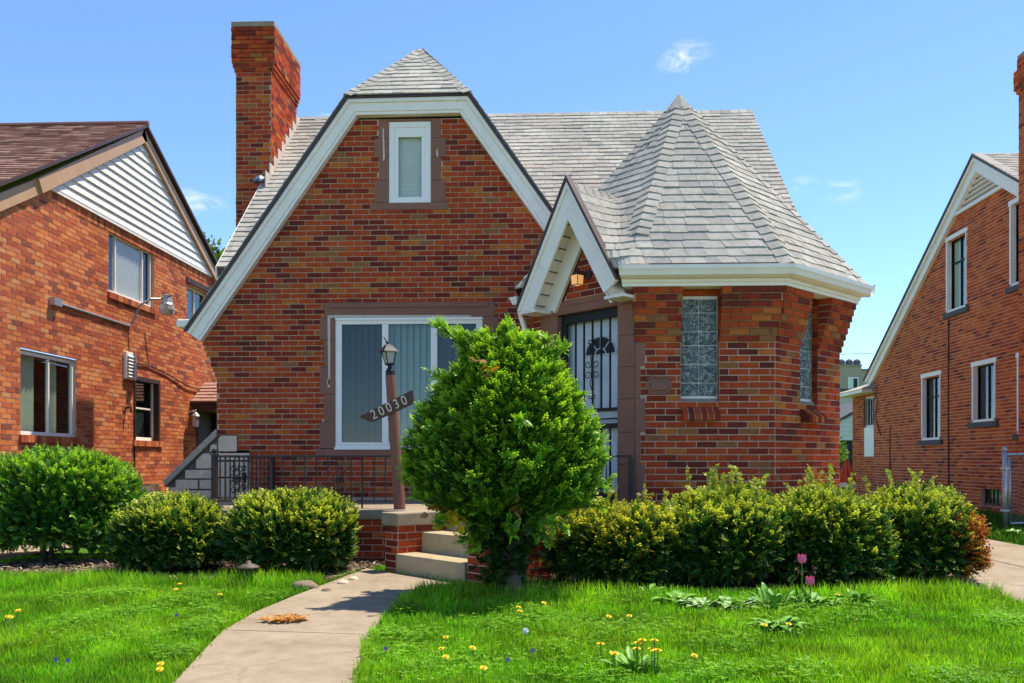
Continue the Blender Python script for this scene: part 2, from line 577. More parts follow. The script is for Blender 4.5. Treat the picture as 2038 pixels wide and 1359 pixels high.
class Frame:
    """a wall plane: u along it, z up, n outwards"""

    def __init__(self, o, u):
        self.o = Vector((o[0], o[1], 0))
        self.u = Vector((u[0], u[1], 0)).normalized()
        self.n = self.u.cross(Vector((0, 0, 1)))

    def p(self, u, z, n=0.0):
        q = self.o + self.u * u + self.n * n
        return (q.x, q.y, q.z + z)

    def box(self, mb, u0, u1, z0, z1, n0, n1):
        a = [self.p(u0, z0, n0), self.p(u1, z0, n0), self.p(u1, z0, n1), self.p(u0, z0, n1)]
        b = [self.p(u0, z1, n0), self.p(u1, z1, n0), self.p(u1, z1, n1), self.p(u0, z1, n1)]
        mb.prism(b, a) if False else mb.prism(a, b)
        return mb

    def poly(self, mb, pts, n0, n1):
        mb.prism([self.p(u, z, n0) for u, z in pts], [self.p(u, z, n1) for u, z in pts])
        return mb


def clip(poly, halves):
    """Sutherland-Hodgman against half planes a*u + b*z <= c"""
    for a, b, c in halves:
        outp = []
        for i in range(len(poly)):
            p, q = poly[i - 1], poly[i]
            dp, dq = a * p[0] + b * p[1] - c, a * q[0] + b * q[1] - c
            if dp <= 0:
                if dq <= 0:
                    outp.append(q)
                else:
                    t = dp / (dp - dq)
                    outp.append((p[0] + t * (q[0] - p[0]), p[1] + t * (q[1] - p[1])))
            elif dq <= 0:
                t = dp / (dp - dq)
                outp.append((p[0] + t * (q[0] - p[0]), p[1] + t * (q[1] - p[1])))
                outp.append(q)
        poly = outp
        if len(poly) < 3:
            return []
    return poly


def area(poly):
    return 0.5 * abs(sum(poly[i - 1][0] * poly[i][1] - poly[i][0] * poly[i - 1][1] for i in range(len(poly))))


def half_below(p, q):
    """half plane under the line through p, q (u, z)"""
    (u0, z0), (u1, z1) = p, q
    s = (z1 - z0) / (u1 - u0)
    return (-s, 1.0, z0 - s * u0)


def bricks_of(F, z0, z1, urange, holes=(), clips=(), course=0.0685, module=0.2125, joint=0.011, off=None, seed=1, bond=True):
    """rows of bricks; returns (brick polys with their offsets, mortar polys)"""
    rd = random.Random(seed)
    out, mort = [], []
    nrow = int(round((z1 - z0) / course))
    for k in range(nrow):
        za, zb = z0 + k * course, z0 + (k + 1) * course
        zm = (za + zb) / 2
        ua, ub = urange(zm) if callable(urange) else urange
        o = off(zm) if off else 0.0
        free = [(ua, ub)]
        for h in holes:
            if h[2] < zm < h[3]:
                nf = []
                for a, b in free:
                    if h[1] <= a or h[0] >= b:
                        nf.append((a, b))
                    else:
                        if h[0] > a + 0.01:
                            nf.append((a, h[0]))
                        if h[1] < b - 0.01:
                            nf.append((h[1], b))
                free = nf
        start = (module / 2 if k % 2 else 0.0) + rd.uniform(-0.012, 0.012)
        for a, b in free:
            mp = clip([(a, za), (b, za), (b, zb), (a, zb)], clips)
            if len(mp) >= 3:
                mort.append((mp, o))
            i = math.floor((a - start) / module)
            while start + i * module < b:
                x0, x1 = max(a, start + i * module), min(b, start + (i + 1) * module)
                i += 1
                if x1 - x0 < 0.03:
                    continue
                j = joint / 2
                q = [(x0 + j + rd.uniform(-.002, .002), za + j), (x1 - j + rd.uniform(-.002, .002), za + j + rd.uniform(-.001, .001)),
                     (x1 - j, zb - j + rd.uniform(-.001, .001)), (x0 + j, zb - j)]
                c = clip(q, clips)
                if len(c) >= 3 and area(c) > 0.0007:
                    out.append((c, o + rd.uniform(-0.0025, 0.0025)))
    return out, mort


def brick_solid(mb, F, poly, o, proud=0.007, depth=0.03, cham=0.0):
    k = len(poly)
    if cham:
        cu = sum(p[0] for p in poly) / k
        cz = sum(p[1] for p in poly) / k
        inner = [(p[0] - math.copysign(cham, p[0] - cu), p[1] - math.copysign(cham, p[1] - cz)) for p in poly]
        vs = [F.p(u, z, -depth) for u, z in poly] + [F.p(u, z, o + proud - cham) for u, z in poly] + [F.p(u, z, o + proud) for u, z in inner]
        fs = [tuple(range(2 * k, 3 * k))]
        for r in (0, 1):
            fs += [(r * k + i, r * k + (i + 1) % k, (r + 1) * k + (i + 1) % k, (r + 1) * k + i) for i in range(k)]
    else:
        vs = [F.p(u, z, -depth) for u, z in poly] + [F.p(u, z, o + proud) for u, z in poly]
        fs = [tuple(range(k, 2 * k))] + [(i, (i + 1) % k, k + (i + 1) % k, k + i) for i in range(k)]
    mb.add(vs, fs)


def mortar_sheet(mb, F, mort):
    for poly, o in mort:
        k = len(poly)
        if o > 0.004:
            ul, ur = min(p[0] for p in poly), max(p[0] for p in poly)
            brick_solid(mb, F, [(min(max(u, ul + .012), ur - .012), z) for u, z in poly], o - 0.018, 0.0, 0.02)
        else:
            mb.add([F.p(u, z, 0) for u, z in poly], [tuple(range(k))])


def lay_bricks(parent_wall, thing_root, sets, mat, singles, cham=0.0, cam_sort=True):
    """sets: list of (Frame, bricks). The `singles` bricks that show largest become parts of the wall; the rest one part of the thing."""
    allb = []
    for F, bl in sets:
        for c, o in bl:
            cu, cz = sum(p[0] for p in c) / len(c), sum(p[1] for p in c) / len(c)
            w = Vector(F.p(cu, cz))
            d = w - Vector((0, 0, 1.06))
            show = area(c) * abs(F.n.dot(d)) / d.length ** 3
            if w.z < 0.62 or F.n.dot(d) > 0:
                show *= 0.01
            allb.append((show, F, c, o))
    allb.sort(key=lambda t: -t[0])
    for s, F, c, o in allb[:singles]:
        mb = MB()
        brick_solid(mb, F, c, o, cham=cham)
        mb.build('brick', mat, parent_wall)
    mb = MB()
    for s, F, c, o in allb[singles:]:
        brick_solid(mb, F, c, o)
    if mb.f:
        tag(mb.build('brickwork', mat, thing_root), kind='stuff')


def shingle_polys(poly_clips, u0, u1, v0, v1, exposure, wmin, wmax, seed=3):
    rd = random.Random(seed)
    out = []
    k = 0
    v = v0
    while v < v1:
        u = u0 - rd.uniform(0, wmax)
        while u < u1:
            w = rd.uniform(wmin, wmax)
            dv = rd.choice((0, 0, 0.012))
            q = clip([(u + 0.0015, v - dv), (u + w - 0.0015, v - dv), (u + w - 0.0015, v + exposure), (u + 0.0015, v + exposure)], poly_clips)
            if len(q) >= 3 and area(q) > 2e-4:
                out.append((q, v - dv, rd.uniform(0.009, 0.016) + dv * 0.3))
            u += w
        v += exposure
        k += 1
    return out


def shingle_add(mb, O, U, V, q, vb, lift, exposure):
    N = U.cross(V).normalized()
    k = len(q)
    top = []
    bot = []
    for u, v in q:
        h = lift * (1 - 0.85 * (v - vb) / exposure) + 0.002
        p = O + U * u + V * v
        top.append(tuple(p + N * h))
        bot.append(tuple(p - N * 0.002))
    mb.add(bot + top, [tuple(range(k, 2 * k))] + [(i, (i + 1) % k, k + (i + 1) % k, k + i) for i in range(k)])


def strip(line, d0, d1):
    """mitred band to the right-hand side of an open (u, z) polyline between offsets d0 and d1 -> list of quads"""
    def off(d):
        res = []
        for i, p in enumerate(line):
            p = Vector(p)
            dirs = []
            if i > 0:
                dirs.append((p - Vector(line[i - 1])).normalized())
            if i < len(line) - 1:
                dirs.append((Vector(line[i + 1]) - p).normalized())
            ns = [Vector((q.y, -q.x)) for q in dirs]
            if len(ns) == 1:
                res.append(p + ns[0] * d)
            else:
                b = (ns[0] + ns[1]).normalized()
                res.append(p + b * d / max(0.3, b.dot(ns[0])))
        return res
    a, b = off(d0), off(d1)
    return [[tuple(a[i]), tuple(a[i + 1]), tuple(b[i + 1]), tuple(b[i])] for i in range(len(line) - 1)]


def window(root, F, u0, u1, z0, z1, frame=0.05, vbars=(), hbars=(), fmat='white_vinyl', pmat='pane', back='room_dark', depth=0.10,
           blind=None, blind_at=0.08, slats=None, room=0.55, label=None, face=0.0, bar=0.03):
    """a window as a part of its house: frame mesh with panes and blinds as sub-parts. depth = how far the frame sits behind the wall face."""
    n1 = face - depth
    mb = MB()
    t = 0.05
    F.box(mb, u0, u1, z1 - frame, z1, n1 - t, n1)
    F.box(mb, u0, u1, z0, z0 + frame, n1 - t, n1 + 0.004)
    F.box(mb, u0, u0 + frame, z0 + frame, z1 - frame, n1 - t, n1 - 0.001)
    F.box(mb, u1 - frame, u1, z0 + frame, z1 - frame, n1 - t, n1 - 0.001)
    us = [u0 + frame] + sorted(vbars) + [u1 - frame]
    zs = [z0 + frame] + sorted(hbars) + [z1 - frame]
    for v in vbars:
        F.box(mb, v - bar / 2, v + bar / 2, z0 + frame, z1 - frame, n1 - t, n1 - 0.006)
    for h in hbars:
        F.box(mb, u0 + frame, u1 - frame, h - bar / 2, h + bar / 2, n1 - t, n1 - 0.008)
    w = mb.build('window', fmat, root, bevel=0.004)
    if label:
        w['label'] = label
    for i in range(len(us) - 1):
        for j in range(len(zs) - 1):
            p = MB()
            a0, a1 = us[i] + (bar / 2 if i else 0), us[i + 1] - (bar / 2 if i < len(us) - 2 else 0)
            b0, b1 = zs[j] + (bar / 2 if j else 0), zs[j + 1] - (bar / 2 if j < len(zs) - 2 else 0)
            F.box(p, a0, a1, b0, b1, n1 - 0.034, n1 - 0.028)
            p.build('pane', pmat[(i + j) % len(pmat)] if isinstance(pmat, tuple) else pmat, w)
    # the room behind: floor, ceiling, sides and back
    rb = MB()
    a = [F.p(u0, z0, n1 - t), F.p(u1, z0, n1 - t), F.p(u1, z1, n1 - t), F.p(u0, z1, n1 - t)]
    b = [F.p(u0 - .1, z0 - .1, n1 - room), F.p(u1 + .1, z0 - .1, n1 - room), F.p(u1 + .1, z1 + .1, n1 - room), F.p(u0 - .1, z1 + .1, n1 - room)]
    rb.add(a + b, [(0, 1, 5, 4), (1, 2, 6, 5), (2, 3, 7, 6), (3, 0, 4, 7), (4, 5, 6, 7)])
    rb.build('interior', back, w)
    # reveal
    rv = MB()
    g = 0.003
    F.box(rv, u0 - 0.012, u0 - g, z0, z1, n1 - t, face - 0.006)
    F.box(rv, u1 + g, u1 + 0.012, z0, z1, n1 - t, face - 0.006)
    F.box(rv, u0 - 0.012, u1 + 0.012, z1 + g, z1 + 0.012, n1 - t, face - 0.006)
    F.box(rv, u0 - 0.012, u1 + 0.012, z0 - 0.012, z0 - g, n1 - t, face - 0.006)
    rv.build('reveal', 'mortar' if fmat != 'white_stone' else 'brown_stone', w)
    if blind == 'vertical':
        for a, b in slats:
            s = MB()
            tw = 0.022
            pr = [F.p(a, z0 + frame + .01, n1 - blind_at - tw), F.p(b, z0 + frame + .01, n1 - blind_at + tw), F.p(b, z0 + frame + .01, n1 - blind_at + tw + .002), F.p(a, z0 + frame + .01, n1 - blind_at - tw + .002)]
            s.prism(pr, [(q_[0], q_[1], z1 - frame) for q_ in pr])
            s.build('blind_slat', 'blind', w)
    elif blind == 'sheet':
        s = MB()
        k = int((z1 - z0) / 0.028)
        for i in range(k):
            za = z0 + (z1 - z0) * i / k
            F.poly(s, [(u0 + frame * .6, za), (u1 - frame * .6, za), (u1 - frame * .6, za + 0.025), (u0 + frame * .6, za + 0.025)], n1 - blind_at - 0.004, n1 - blind_at - 0.001 * (i % 2))
        tag(s.build('blind', 'blind_white', w), kind='stuff')
    elif blind == 'curtain':
        for a, b in slats:
            s = MB()
            k = max(4, int((b - a) / 0.05))
            pts = [(a + (b - a) * i / k, (0.02 if i % 2 else -0.012)) for i in range(k + 1)]
            va = [F.p(u, z0 + frame * .5, n1 - blind_at + q) for u, q in pts] + [F.p(u, z1 - frame * .5, n1 - blind_at + q) for u, q in pts]
            s.add(va, [(i, i + 1, k + 2 + i, k + 1 + i) for i in range(k)])
            s.build('curtain', 'curtain', w)
    return w


def sheet(name, pts, z, mat, thick=0.0):
    mb = MB()
    k = len(pts)
    if thick:
        mb.prism([(x, y, z - thick) for x, y in pts], [(x, y, z) for x, y in pts])
    else:
        mb.add([(x, y, z) for x, y in pts], [tuple(range(k))])
    return tag(mb.build(name, mat), kind='structure')

# ================================================================== SETTING
sheet('ground', [(-400, -300), (400, -300), (400, 700), (-400, 700)], -0.02, 'lawn')
# pavement and road behind the camera
sheet('pavement', [(-60, -0.4), (60, -0.4), (60, 1.2), (-60, 1.2)], 0.0, 'concrete')
sheet('road', [(-80, -12), (80, -12), (80, -4), (-80, -4)], -0.012, 'concrete')
PATH_L = [(-1.66, 1.2), (-1.72, 3.2), (-1.77, 4.04), (-1.90, 4.7), (-2.0, 5.25), (-2.02, 5.9), (-1.96, 6.6), (-1.90, 7.1), (-1.84, 7.6), (-1.75, 8.3)]
PATH_R = [(-0.74, 1.2), (-0.82, 3.2), (-0.91, 4.07), (-1.01, 4.7), (-1.07, 5.15), (-1.11, 5.7), (-1.09, 6.3), (-1.00, 6.75), (-0.80, 7.10), (-0.62, 7.18)]
path_w = []


def path_slab(i0, f0, i1, f1):
    def at(line, i, f):
        a, b = Vector(line[i]), Vector(line[min(i + 1, len(line) - 1)])
        return tuple(a + (b - a) * f)
    le = [at(PATH_L, i0, f0)] + [PATH_L[i] for i in range(i0 + 1, i1 + 1)] + ([at(PATH_L, i1, f1)] if f1 > 0 else [])
    ri = [at(PATH_R, i0, f0)] + [PATH_R[i] for i in range(i0 + 1, i1 + 1)] + ([at(PATH_R, i1, f1)] if f1 > 0 else [])
    return le + list(reversed(ri))


path = MB()
slabs = [path_slab(0, 0.02, 1, 0.3), path_slab(1, 0.31, 4, 0.0), path_slab(4, 0.02, 9, 0.0)]
front_path = tag(bpy.data.objects.new('front_path', None), 'curved concrete front path leading to the porch steps', kind='structure')
col.objects.link(front_path)
for s in slabs:
    mb = MB()
    mb.prism([(x, y, -0.08) for x, y in s], [(x, y, 0.012) for x, y in s])
    mb.build('slab', 'concrete', front_path, bevel=0.006)
# driveways
drive = tag(bpy.data.objects.new('driveway', None), 'pale concrete driveway beside the right-hand brick house', kind='structure')
col.objects.link(drive)
ys = [-0.4, 2.2, 5.1, 8.0, 10.9, 13.8, 16.7, 19.6, 22.5, 26]
for a, b in zip(ys[:-1], ys[1:]):
    for xa, xb in ((3.50, 4.66), (4.68, 5.84)):
        mb = MB()
        mb.box((xa, a + 0.008, -0.08), (xb, b - 0.008, 0.006 + 0.002 * random.random()))
        mb.build('slab', 'concrete', drive, bevel=0.006)
sheet('side_path', [(-6.9, 3), (-5.75, 3), (-5.75, 20), (-6.9, 20)], 0.004, 'concrete')
BED_L = [(-5.5, 8.9), (-5.5, 8.05), (-4.9, 7.75), (-3.6, 7.35), (-2.9, 7.25), (-2.2, 7.3), (-1.95, 7.35), (-1.86, 7.7), (-1.78, 8.2), (-1.6, 8.6), (-1.6, 8.9)]
BED_R = [(-0.62, 7.2), (-0.35, 6.75), (0.2, 6.65), (1.0, 6.75), (2.0, 6.8), (3.0, 7.05), (3.45, 7.5), (3.45, 10.4), (2.4, 9.1), (0.9, 9.1), (-0.5, 8.9)]
sheet('garden_bed', BED_L, -0.004, 'mulch')
sheet('garden_bed', BED_R, -0.004, 'mulch')

# ================================================================== BRICK HOUSE
house = thing('brick_house', 'red brick cottage with grey shingled corner turret and clipped front gable', 'house', (-0.5, 11.3, 0))
YM = 11.28
FM = Frame((0, YM), (1, 0))                 # main front wall, u = x
P0, P1, P2, P3 = Vector((-0.164, 10.124)), Vector((0.91, 9.05)), Vector((2.352, 9.05)), Vector((3.335, 10.033))
FD = Frame(P0, P1 - P0)                     # door face
FB = Frame(P1, P2 - P1)                     # bay front
FR = Frame(P2, P3 - P2)                     # bay right face
LD, LB, LR = (P1 - P0).length, (P2 - P1).length, (P3 - P2).length
DECK = 0.54

wall = MB()
# ---- front gable wall
YF = 11.16
SL = 1.405                                  # rake slope
rake_out = [(-4.73, 2.74), (-2.60, 5.76), (-1.03, 5.77), (0.24, 3.97)]
rake_in_l = half_below((-4.56, 2.74), (-2.47, 5.66))
rake_in_r = half_below((-1.16, 5.66), (0.06, 3.93))
cw, z_base = 0.0689, 0.566
main_holes = []
for za, zb, a, b in ((2.93, 3.135, -2.935, -0.70), (2.64, 2.93, -2.995, -0.64), (2.28, 2.64, -2.94, -0.70), (1.92, 2.28, -2.995, -0.64),
                     (1.56, 1.92, -2.94, -0.70), (1.21, 1.56, -2.995, -0.64), (1.115, 1.21, -3.05, -0.585)):
    main_holes.append((a, b, za, zb))
gab_holes = []
for za, zb, a, b in ((5.28, 5.60, -2.215, -1.40), (5.03, 5.28, -2.275, -1.335), (4.73, 5.03, -2.215, -1.40), (4.435, 4.73, -2.275, -1.345), (4.34, 4.435, -2.33, -1.30)):
    gab_holes.append((a, b, za, zb))


def main_range(z):
    left = -4.377
    if z > 2.12:
        left -= min(8, int((z - 2.12) / cw) + 1) * 0.029
    return (left, -0.16 if z < 2.6 else 0.4)


quoin = [(-4.40, -4.10, 1.16, 1.385), (-4.40, -3.93, 0.5, 1.16)]
mb_b, mb_m = bricks_of(FM, z_base, 5.66, main_range, main_holes + gab_holes + quoin, [rake_in_l, rake_in_r, (0, 1, 5.535)], cw, seed=4)
mortar_sheet(wall, FM, mb_m)
# ---- bay walls with corbelled top courses
BW_TOP, bc = 2.83, 0.0686
cor0 = BW_TOP - 8 * 0.0686


def corbel(z):
    return 0.0 if z < cor0 else 0.02 * min(8, int((z - cor0) / bc) + 1)


T22 = math.tan(R(22.5))
gb_u = (0.475, 0.865)
bay_win = (gb_u[0], gb_u[1], 1.655, BW_TOP + 0.1)
sur_r = []                                    # brown stone wraps the corner onto the bay front
for za, zb, w in ((0.56, 1.01, 0.10), (1.01, 1.35, 0.055), (1.35, 1.70, 0.10), (1.70, 2.04, 0.052), (2.04, 2.30, 0.10)):
    sur_r.append((-0.01, w, za, zb))
bay_b, bay_m = bricks_of(FB, BW_TOP - 42 * bc, BW_TOP, lambda z: (-corbel(z) * 0.25, LB + corbel(z) * T22), [bay_win] + sur_r, [], bc, off=corbel, seed=9)
rw_u = (0.50, 0.89)
rt_b, rt_m = bricks_of(FR, BW_TOP - 42 * bc, BW_TOP, lambda z: (-corbel(z) * T22, LR + corbel(z) * T22), [(rw_u[0], rw_u[1], 1.655, BW_TOP + .1)], [], bc, off=corbel, seed=12)
mortar_sheet(wall, FB, bay_m)
mortar_sheet(wall, FR, rt_m)
# hidden flanks: bay side towards the drive and side walls
FS = Frame(P3, (0, 1))
sd_b, sd_m = bricks_of(FS, BW_TOP - 42 * bc, BW_TOP, lambda z: (-corbel(z) * T22, 5.6), [], [], bc, off=corbel, seed=15)
mortar_sheet(wall, FS, sd_m)
FL = Frame((-4.377, 18.7), (0, -1))
lf_b, lf_m = bricks_of(FL, z_base - 8 * cw, 3.0, (0, 18.7 - YM - 0.002), [], [], cw, seed=16)
mortar_sheet(wall, FL, lf_m)
gl = MB()
gl.add([(-4.377, YM, 3.0), (-4.377, 18.7, 3.0), (-4.377, 15.0, 6.95)], [(0, 1, 2)])
gl.add([(3.335, YM, 2.8), (3.335, 18.7, 2.8), (3.335, 15.0, 6.95)], [(0, 1, 2)])
gl.add([(-4.377, 18.7, 0), (3.335, 18.7, 0), (3.335, 18.7, 3), (-4.377, 18.7, 3)], [(0, 1, 2, 3)])
wall.add(gl.v, gl.f)
# base courses under the deck level stay mortar-backed
wall.add([(-4.37, YM + 0.004, 0), (-0.16, YM + 0.004, 0), (-0.16, YM + 0.004, z_base), (-4.37, YM + 0.004, z_base)], [(0, 1, 2, 3)])
# ---- door face: brick strip at the far left and brick triangle above the stone lintel
dsl = 1.75
gz_peak = 4.06
u_mid = LD - 0.48 * math.sqrt(2)
tri_clip = [half_below((u_mid - 1, 3.46 - dsl * 1), (u_mid, 3.46)), half_below((u_mid, 3.46), (u_mid + 1, 3.46 - dsl))]
df_b, df_m = bricks_of(FD, 2.79, 3.48, (0.0, LD), [], tri_clip, bc, seed=18)
ds_b, ds_m = bricks_of(FD, DECK, 2.8, (0.0, 0.13), [], [], bc, seed=19)
mortar_sheet(wall, FD, df_m + ds_m)
wall.add([FD.p(0, 0), FD.p(LD, 0), FD.p(LD, DECK), FD.p(0, DECK)], [(0, 1, 2, 3)])
FSD = Frame((-0.164, YM), (0, -1))          # short return from door face to main wall
sr_b, sr_m = bricks_of(FSD, DECK, 2.9, (0, YM - 10.124), [], [], bc, seed=21)
mortar_sheet(wall, FSD, sr_m)
wall_o = wall.build('wall', 'mortar', house)
lay_bricks(wall_o, house, [(FB, bay_b), (FR, rt_b), (FM, mb_b), (FS, sd_b), (FL, lf_b), (FD, df_b + ds_b), (FSD, sr_b)], 'brick_red', 300, cham=0.0035)

# ---- limestone quoin and wing wall at the left corner
wing = MB()
FM.poly(wing, [(-5.03, 0), (-4.36, 0), (-4.36, 1.36), (-5.03, 0.72)], -0.22, 0.0)
wing_o = wing.build('wing_wall', 'mortar_dark', house)
rd = random.Random(5)
for (a, b, z0, z1) in ((-5.02, -4.78, 0.02, 0.70), (-4.77, -4.37, 0.40, 0.66), (-4.77, -4.37, 0.14, 0.39), (-4.93, -4.62, 0.67, 0.80), (-4.61, -4.37, 0.67, 0.80),
                       (-4.80, -4.37, 0.81, 0.93), (-4.66, -4.37, 0.94, 1.15), (-4.36, -4.10, 1.165, 1.385), (-4.36, -3.93, 1.05, 1.155), (-4.36, -4.15, 0.83, 1.04),
                       (-4.14, -3.93, 0.83, 1.04), (-4.36, -3.93, 0.56, 0.82), (-4.47, -4.37, 1.16, 1.27)):
    s = MB()
    q = clip([(a + .005, z0 + .005), (b - .005, z0 + .005), (b - .005, z1 - .005), (a + .005, z1 - .005)], [half_below((-5.03, 0.70), (-4.36, 1.34))])
    FM.poly(s, q, 0.001, 0.016 + rd.random() * 0.012)
    s.build('stone', 'limestone', wing_o, bevel=0.006)
s = MB()
FM.poly(s, [(-5.06, 0.70), (-4.365, 1.365), (-4.365, 1.47), (-5.08, 0.785)], -0.26, 0.07)
s.build('coping', 'weathered_wood', wing_o, bevel=0.008)

# ---- painted stone surrounds
def blocks(name, F, rects, mat, n=0.014):
    parts = []
    for a, b, z0, z1 in rects:
        s = MB()
        F.box(s, a + 0.0015, b - 0.0015, z0 + 0.0015, z1 - 0.0015, -0.14, n)
        parts.append(s.build(name, mat, house, bevel=0.004))
    return parts


W0, W1, WZ0, WZ1 = -2.795, -0.85, 1.205, 2.928          # main window opening
blocks('surround_block', FM, [(h[0], W0, h[2], h[3]) for h in main_holes[1:6]] + [(W1, h[1], h[2], h[3]) for h in main_holes[1:6]] +
       [(main_holes[0][0], main_holes[0][1], 2.93, 3.132), (-3.05, -0.585, 1.115, 1.205)], 'brown_stone')
s = MB()
FM.box(s, -2.86, -0.78, 3.06, 3.115, 0.0145, 0.03)
s.build('surround_molding', 'brown_stone', house, bevel=0.004)
G0, G1, GZ0, GZ1 = -2.085, -1.53, 4.435, 5.50
blocks('surround_block', FM, [(h[0], G0, h[2], min(h[3], 5.535)) for h in gab_holes[:4]] + [(G1, h[1], h[2], min(h[3], 5.535)) for h in gab_holes[:4]] +
       [(-2.33, -1.30, 4.34, 4.435), (G0, G1, GZ1, 5.535)], 'brown_stone')
# peeled paint marks where shutters hung
for pts in ([(-2.895, 2.96), (-2.86, 2.96), (-2.86, 2.05), (-2.885, 2.05)], [(-2.86, 2.93), (-1.0, 2.93), (-1.0, 2.952), (-2.86, 2.965)],
            [(-2.165, 5.40), (-2.15, 5.42), (-2.135, 5.02), (-2.16, 4.98)], [(-1.455, 5.13), (-1.44, 5.13), (-1.43, 5.03), (-1.455, 5.03)],
            [(-2.90, 2.12), (-2.865, 2.12), (-2.862, 2.02), (-2.89, 2.0)]):
    s = MB()
    FM.poly(s, pts, 0.0142, 0.0158)
    s.build('peeled_patch', 'peeled_paint', house)

# ---- main window with vertical blinds
sl = []
u = W0 + 0.07
while u < W1 - 0.12:
    sl.append((u, u + 0.083))
    u += 0.086
window(house, FM, W0, W1, WZ0, WZ1, frame=0.085, vbars=(-2.135, -1.49), fmat='white_vinyl', pmat=('pane_screen', 'pane'), depth=-0.0,
       blind='vertical', slats=sl, blind_at=0.12, bar=0.085, label='wide three-light picture window with vertical blinds')
for nm_, bx_ in (('window_stool', (W0 + 0.05, W1 - 0.05, WZ0 + 0.05, WZ0 + 0.085, 0.0045, 0.02)), ('window_sill', (W0 - 0.01, W1 + 0.01, WZ0 - 0.012, WZ0 + 0.02, 0.0045, 0.03)),
                 ('window_head', (W0, W1, WZ1 - 0.035, WZ1, 0.002, 0.018))):
    s = MB()
    FM.box(s, *bx_)
    s.build(nm_, 'white_vinyl', house, bevel=0.004)
# ---- gable window
window(house, FM, G0, G1, GZ0, GZ1, frame=0.075, fmat='white_vinyl', pmat='pane_clear', depth=0.0, blind='sheet', blind_at=0.07, label='narrow gable window with a pale blind')
s = MB()
for a, b, c, d in ((G0 + .075, G0 + .125, GZ0 + .02, GZ1 - .20), (G1 - .125, G1 - .075, GZ0 + .02, GZ1 - .20), (G0 + .0755, G1 - .0755, GZ1 - .20, GZ1 - .075), (G0 + .126, G1 - .126, GZ0 + .02, GZ0 + .05)):
    FM.box(s, a, b, c, d, -0.02, -0.008)
s.build('window_sash', 'white_vinyl', house, bevel=0.004)

# ---- glass block windows on the bay
def glass_blocks(F, u0, u1, name):
    z = 2.742
    mb = MB()
    F.box(mb, u0, u1, 1.655, 2.775, -0.135, -0.075)
    w = mb.build('window', 'white_vinyl', house)
    for a_, b_ in ((u0 - .012, u0 - .001), (u1 + .001, u1 + .012)):
        rv = MB()
        z_ = 1.655
        while z_ < BW_TOP:
            F.box(rv, a_, b_, z_ + .004, min(z_ + .0645, BW_TOP), -0.135, -0.002)
            F.box(rv, a_ - .002, b_ + .0005 - .002, z_ - .004, z_ + .004, -0.134, -0.004)
            z_ += .0686
        tag(rv.build('reveal_bricks', 'brick_red', w), kind='stuff')
    w['label'] = name
    s = MB()
    F.box(s, u0, u1, 2.776, BW_TOP + 0.09, -0.13, -0.03)
    s.build('lintel_brick', 'brick_red', w)
    for h in (0.145, 0.196, 0.145, 0.196, 0.196, 0.14):
        for k in (0, 1):
            b = MB()
            w_ = (u1 - u0 - 0.012) / 2
            a = u0 + 0.006 + k * w_
            F.box(b, a + 0.004, a + w_ - 0.004, z - h + 0.004, z - 0.004, -0.09, -0.06)
            b.build('glass_block', 'glass_block', w, bevel=0.007)
            q = MB()                       # pressed inner panel
            F.box(q, a + 0.022, a + w_ - 0.022, z - h + 0.022, z - 0.022, -0.0605, -0.057)
            q.build('glass_face', 'glass_block', w, bevel=0.002)
        z -= h
    s = MB()
    F.poly(s, [(u0 + .002, 1.64), (u1 - .002, 1.64), (u1 - .002, 1.70), (u0 + .002, 1.70)], -0.10, -0.045)
    s.build('mortar_bed', 'concrete', w)
    bw = (u1 - u0) / 6
    for k in range(6):                     # sloping sill of bricks on edge
        q = MB()
        a, b = u0 + k * bw + 0.005, u0 + (k + 1) * bw - 0.005
        pr = [(-0.06, 1.655), (0.115, 1.53), (0.115, 1.462), (-0.06, 1.462)]
        q.prism([F.p(a, z_, n_) for n_, z_ in pr], [F.p(b, z_, n_) for n_, z_ in pr])
        q.build('sill_brick', 'brick_red', w, bevel=0.003)
    q = MB()
    pr = [(-0.06, 1.648), (0.108, 1.524), (0.108, 1.468), (-0.06, 1.468)]
    q.prism([F.p(u0 + .012, z_, n_) for n_, z_ in pr], [F.p(u1 - .012, z_, n_) for n_, z_ in pr])
    q.build('sill_mortar', 'mortar', w)
    return w


glass_blocks(FB, *gb_u, 'glass block window facing the lawn')
glass_blocks(FR, *rw_u, 'narrow glass block window facing the driveway')

# ---- door: stone surround, security door, panelled door
DU0, DU1 = LD - 0.795 * math.sqrt(2), LD - 0.163 * math.sqrt(2)
DZ1 = 2.70
sb = []
zz = [DECK, 1.01, 1.35, 1.70, 2.04, 2.37, DZ1]
for a, b in zip(zz[:-1], zz[1:]):
    sb.append((0.13, DU0, a, b))
    sb.append((DU1, LD - 0.0, a, b))
sb.append((0.10, LD - 0.0, DZ1, 2.79))
blocks('surround_block', FD, sb, 'brown_stone', 0.012)
s = MB()
FD.box(s, 0.10, LD + 0.006, 2.7905, 2.845, -0.1, 0.013)
s.build('lintel', 'brown_stone', house)
for za, zb, w in [(h[2], h[3], h[1]) for h in sur_r]:
    s = MB()
    FB.box(s, 0.001, w, za + .0015, zb - .0015, -0.1, 0.0125)
    s.build('surround_block', 'brown_stone', house, bevel=0.004)
s = MB()
FB.box(s, -0.002, 0.115, 0.50, 2.34, -0.06, -0.002)
s.build('surround_backing', 'mortar', house)
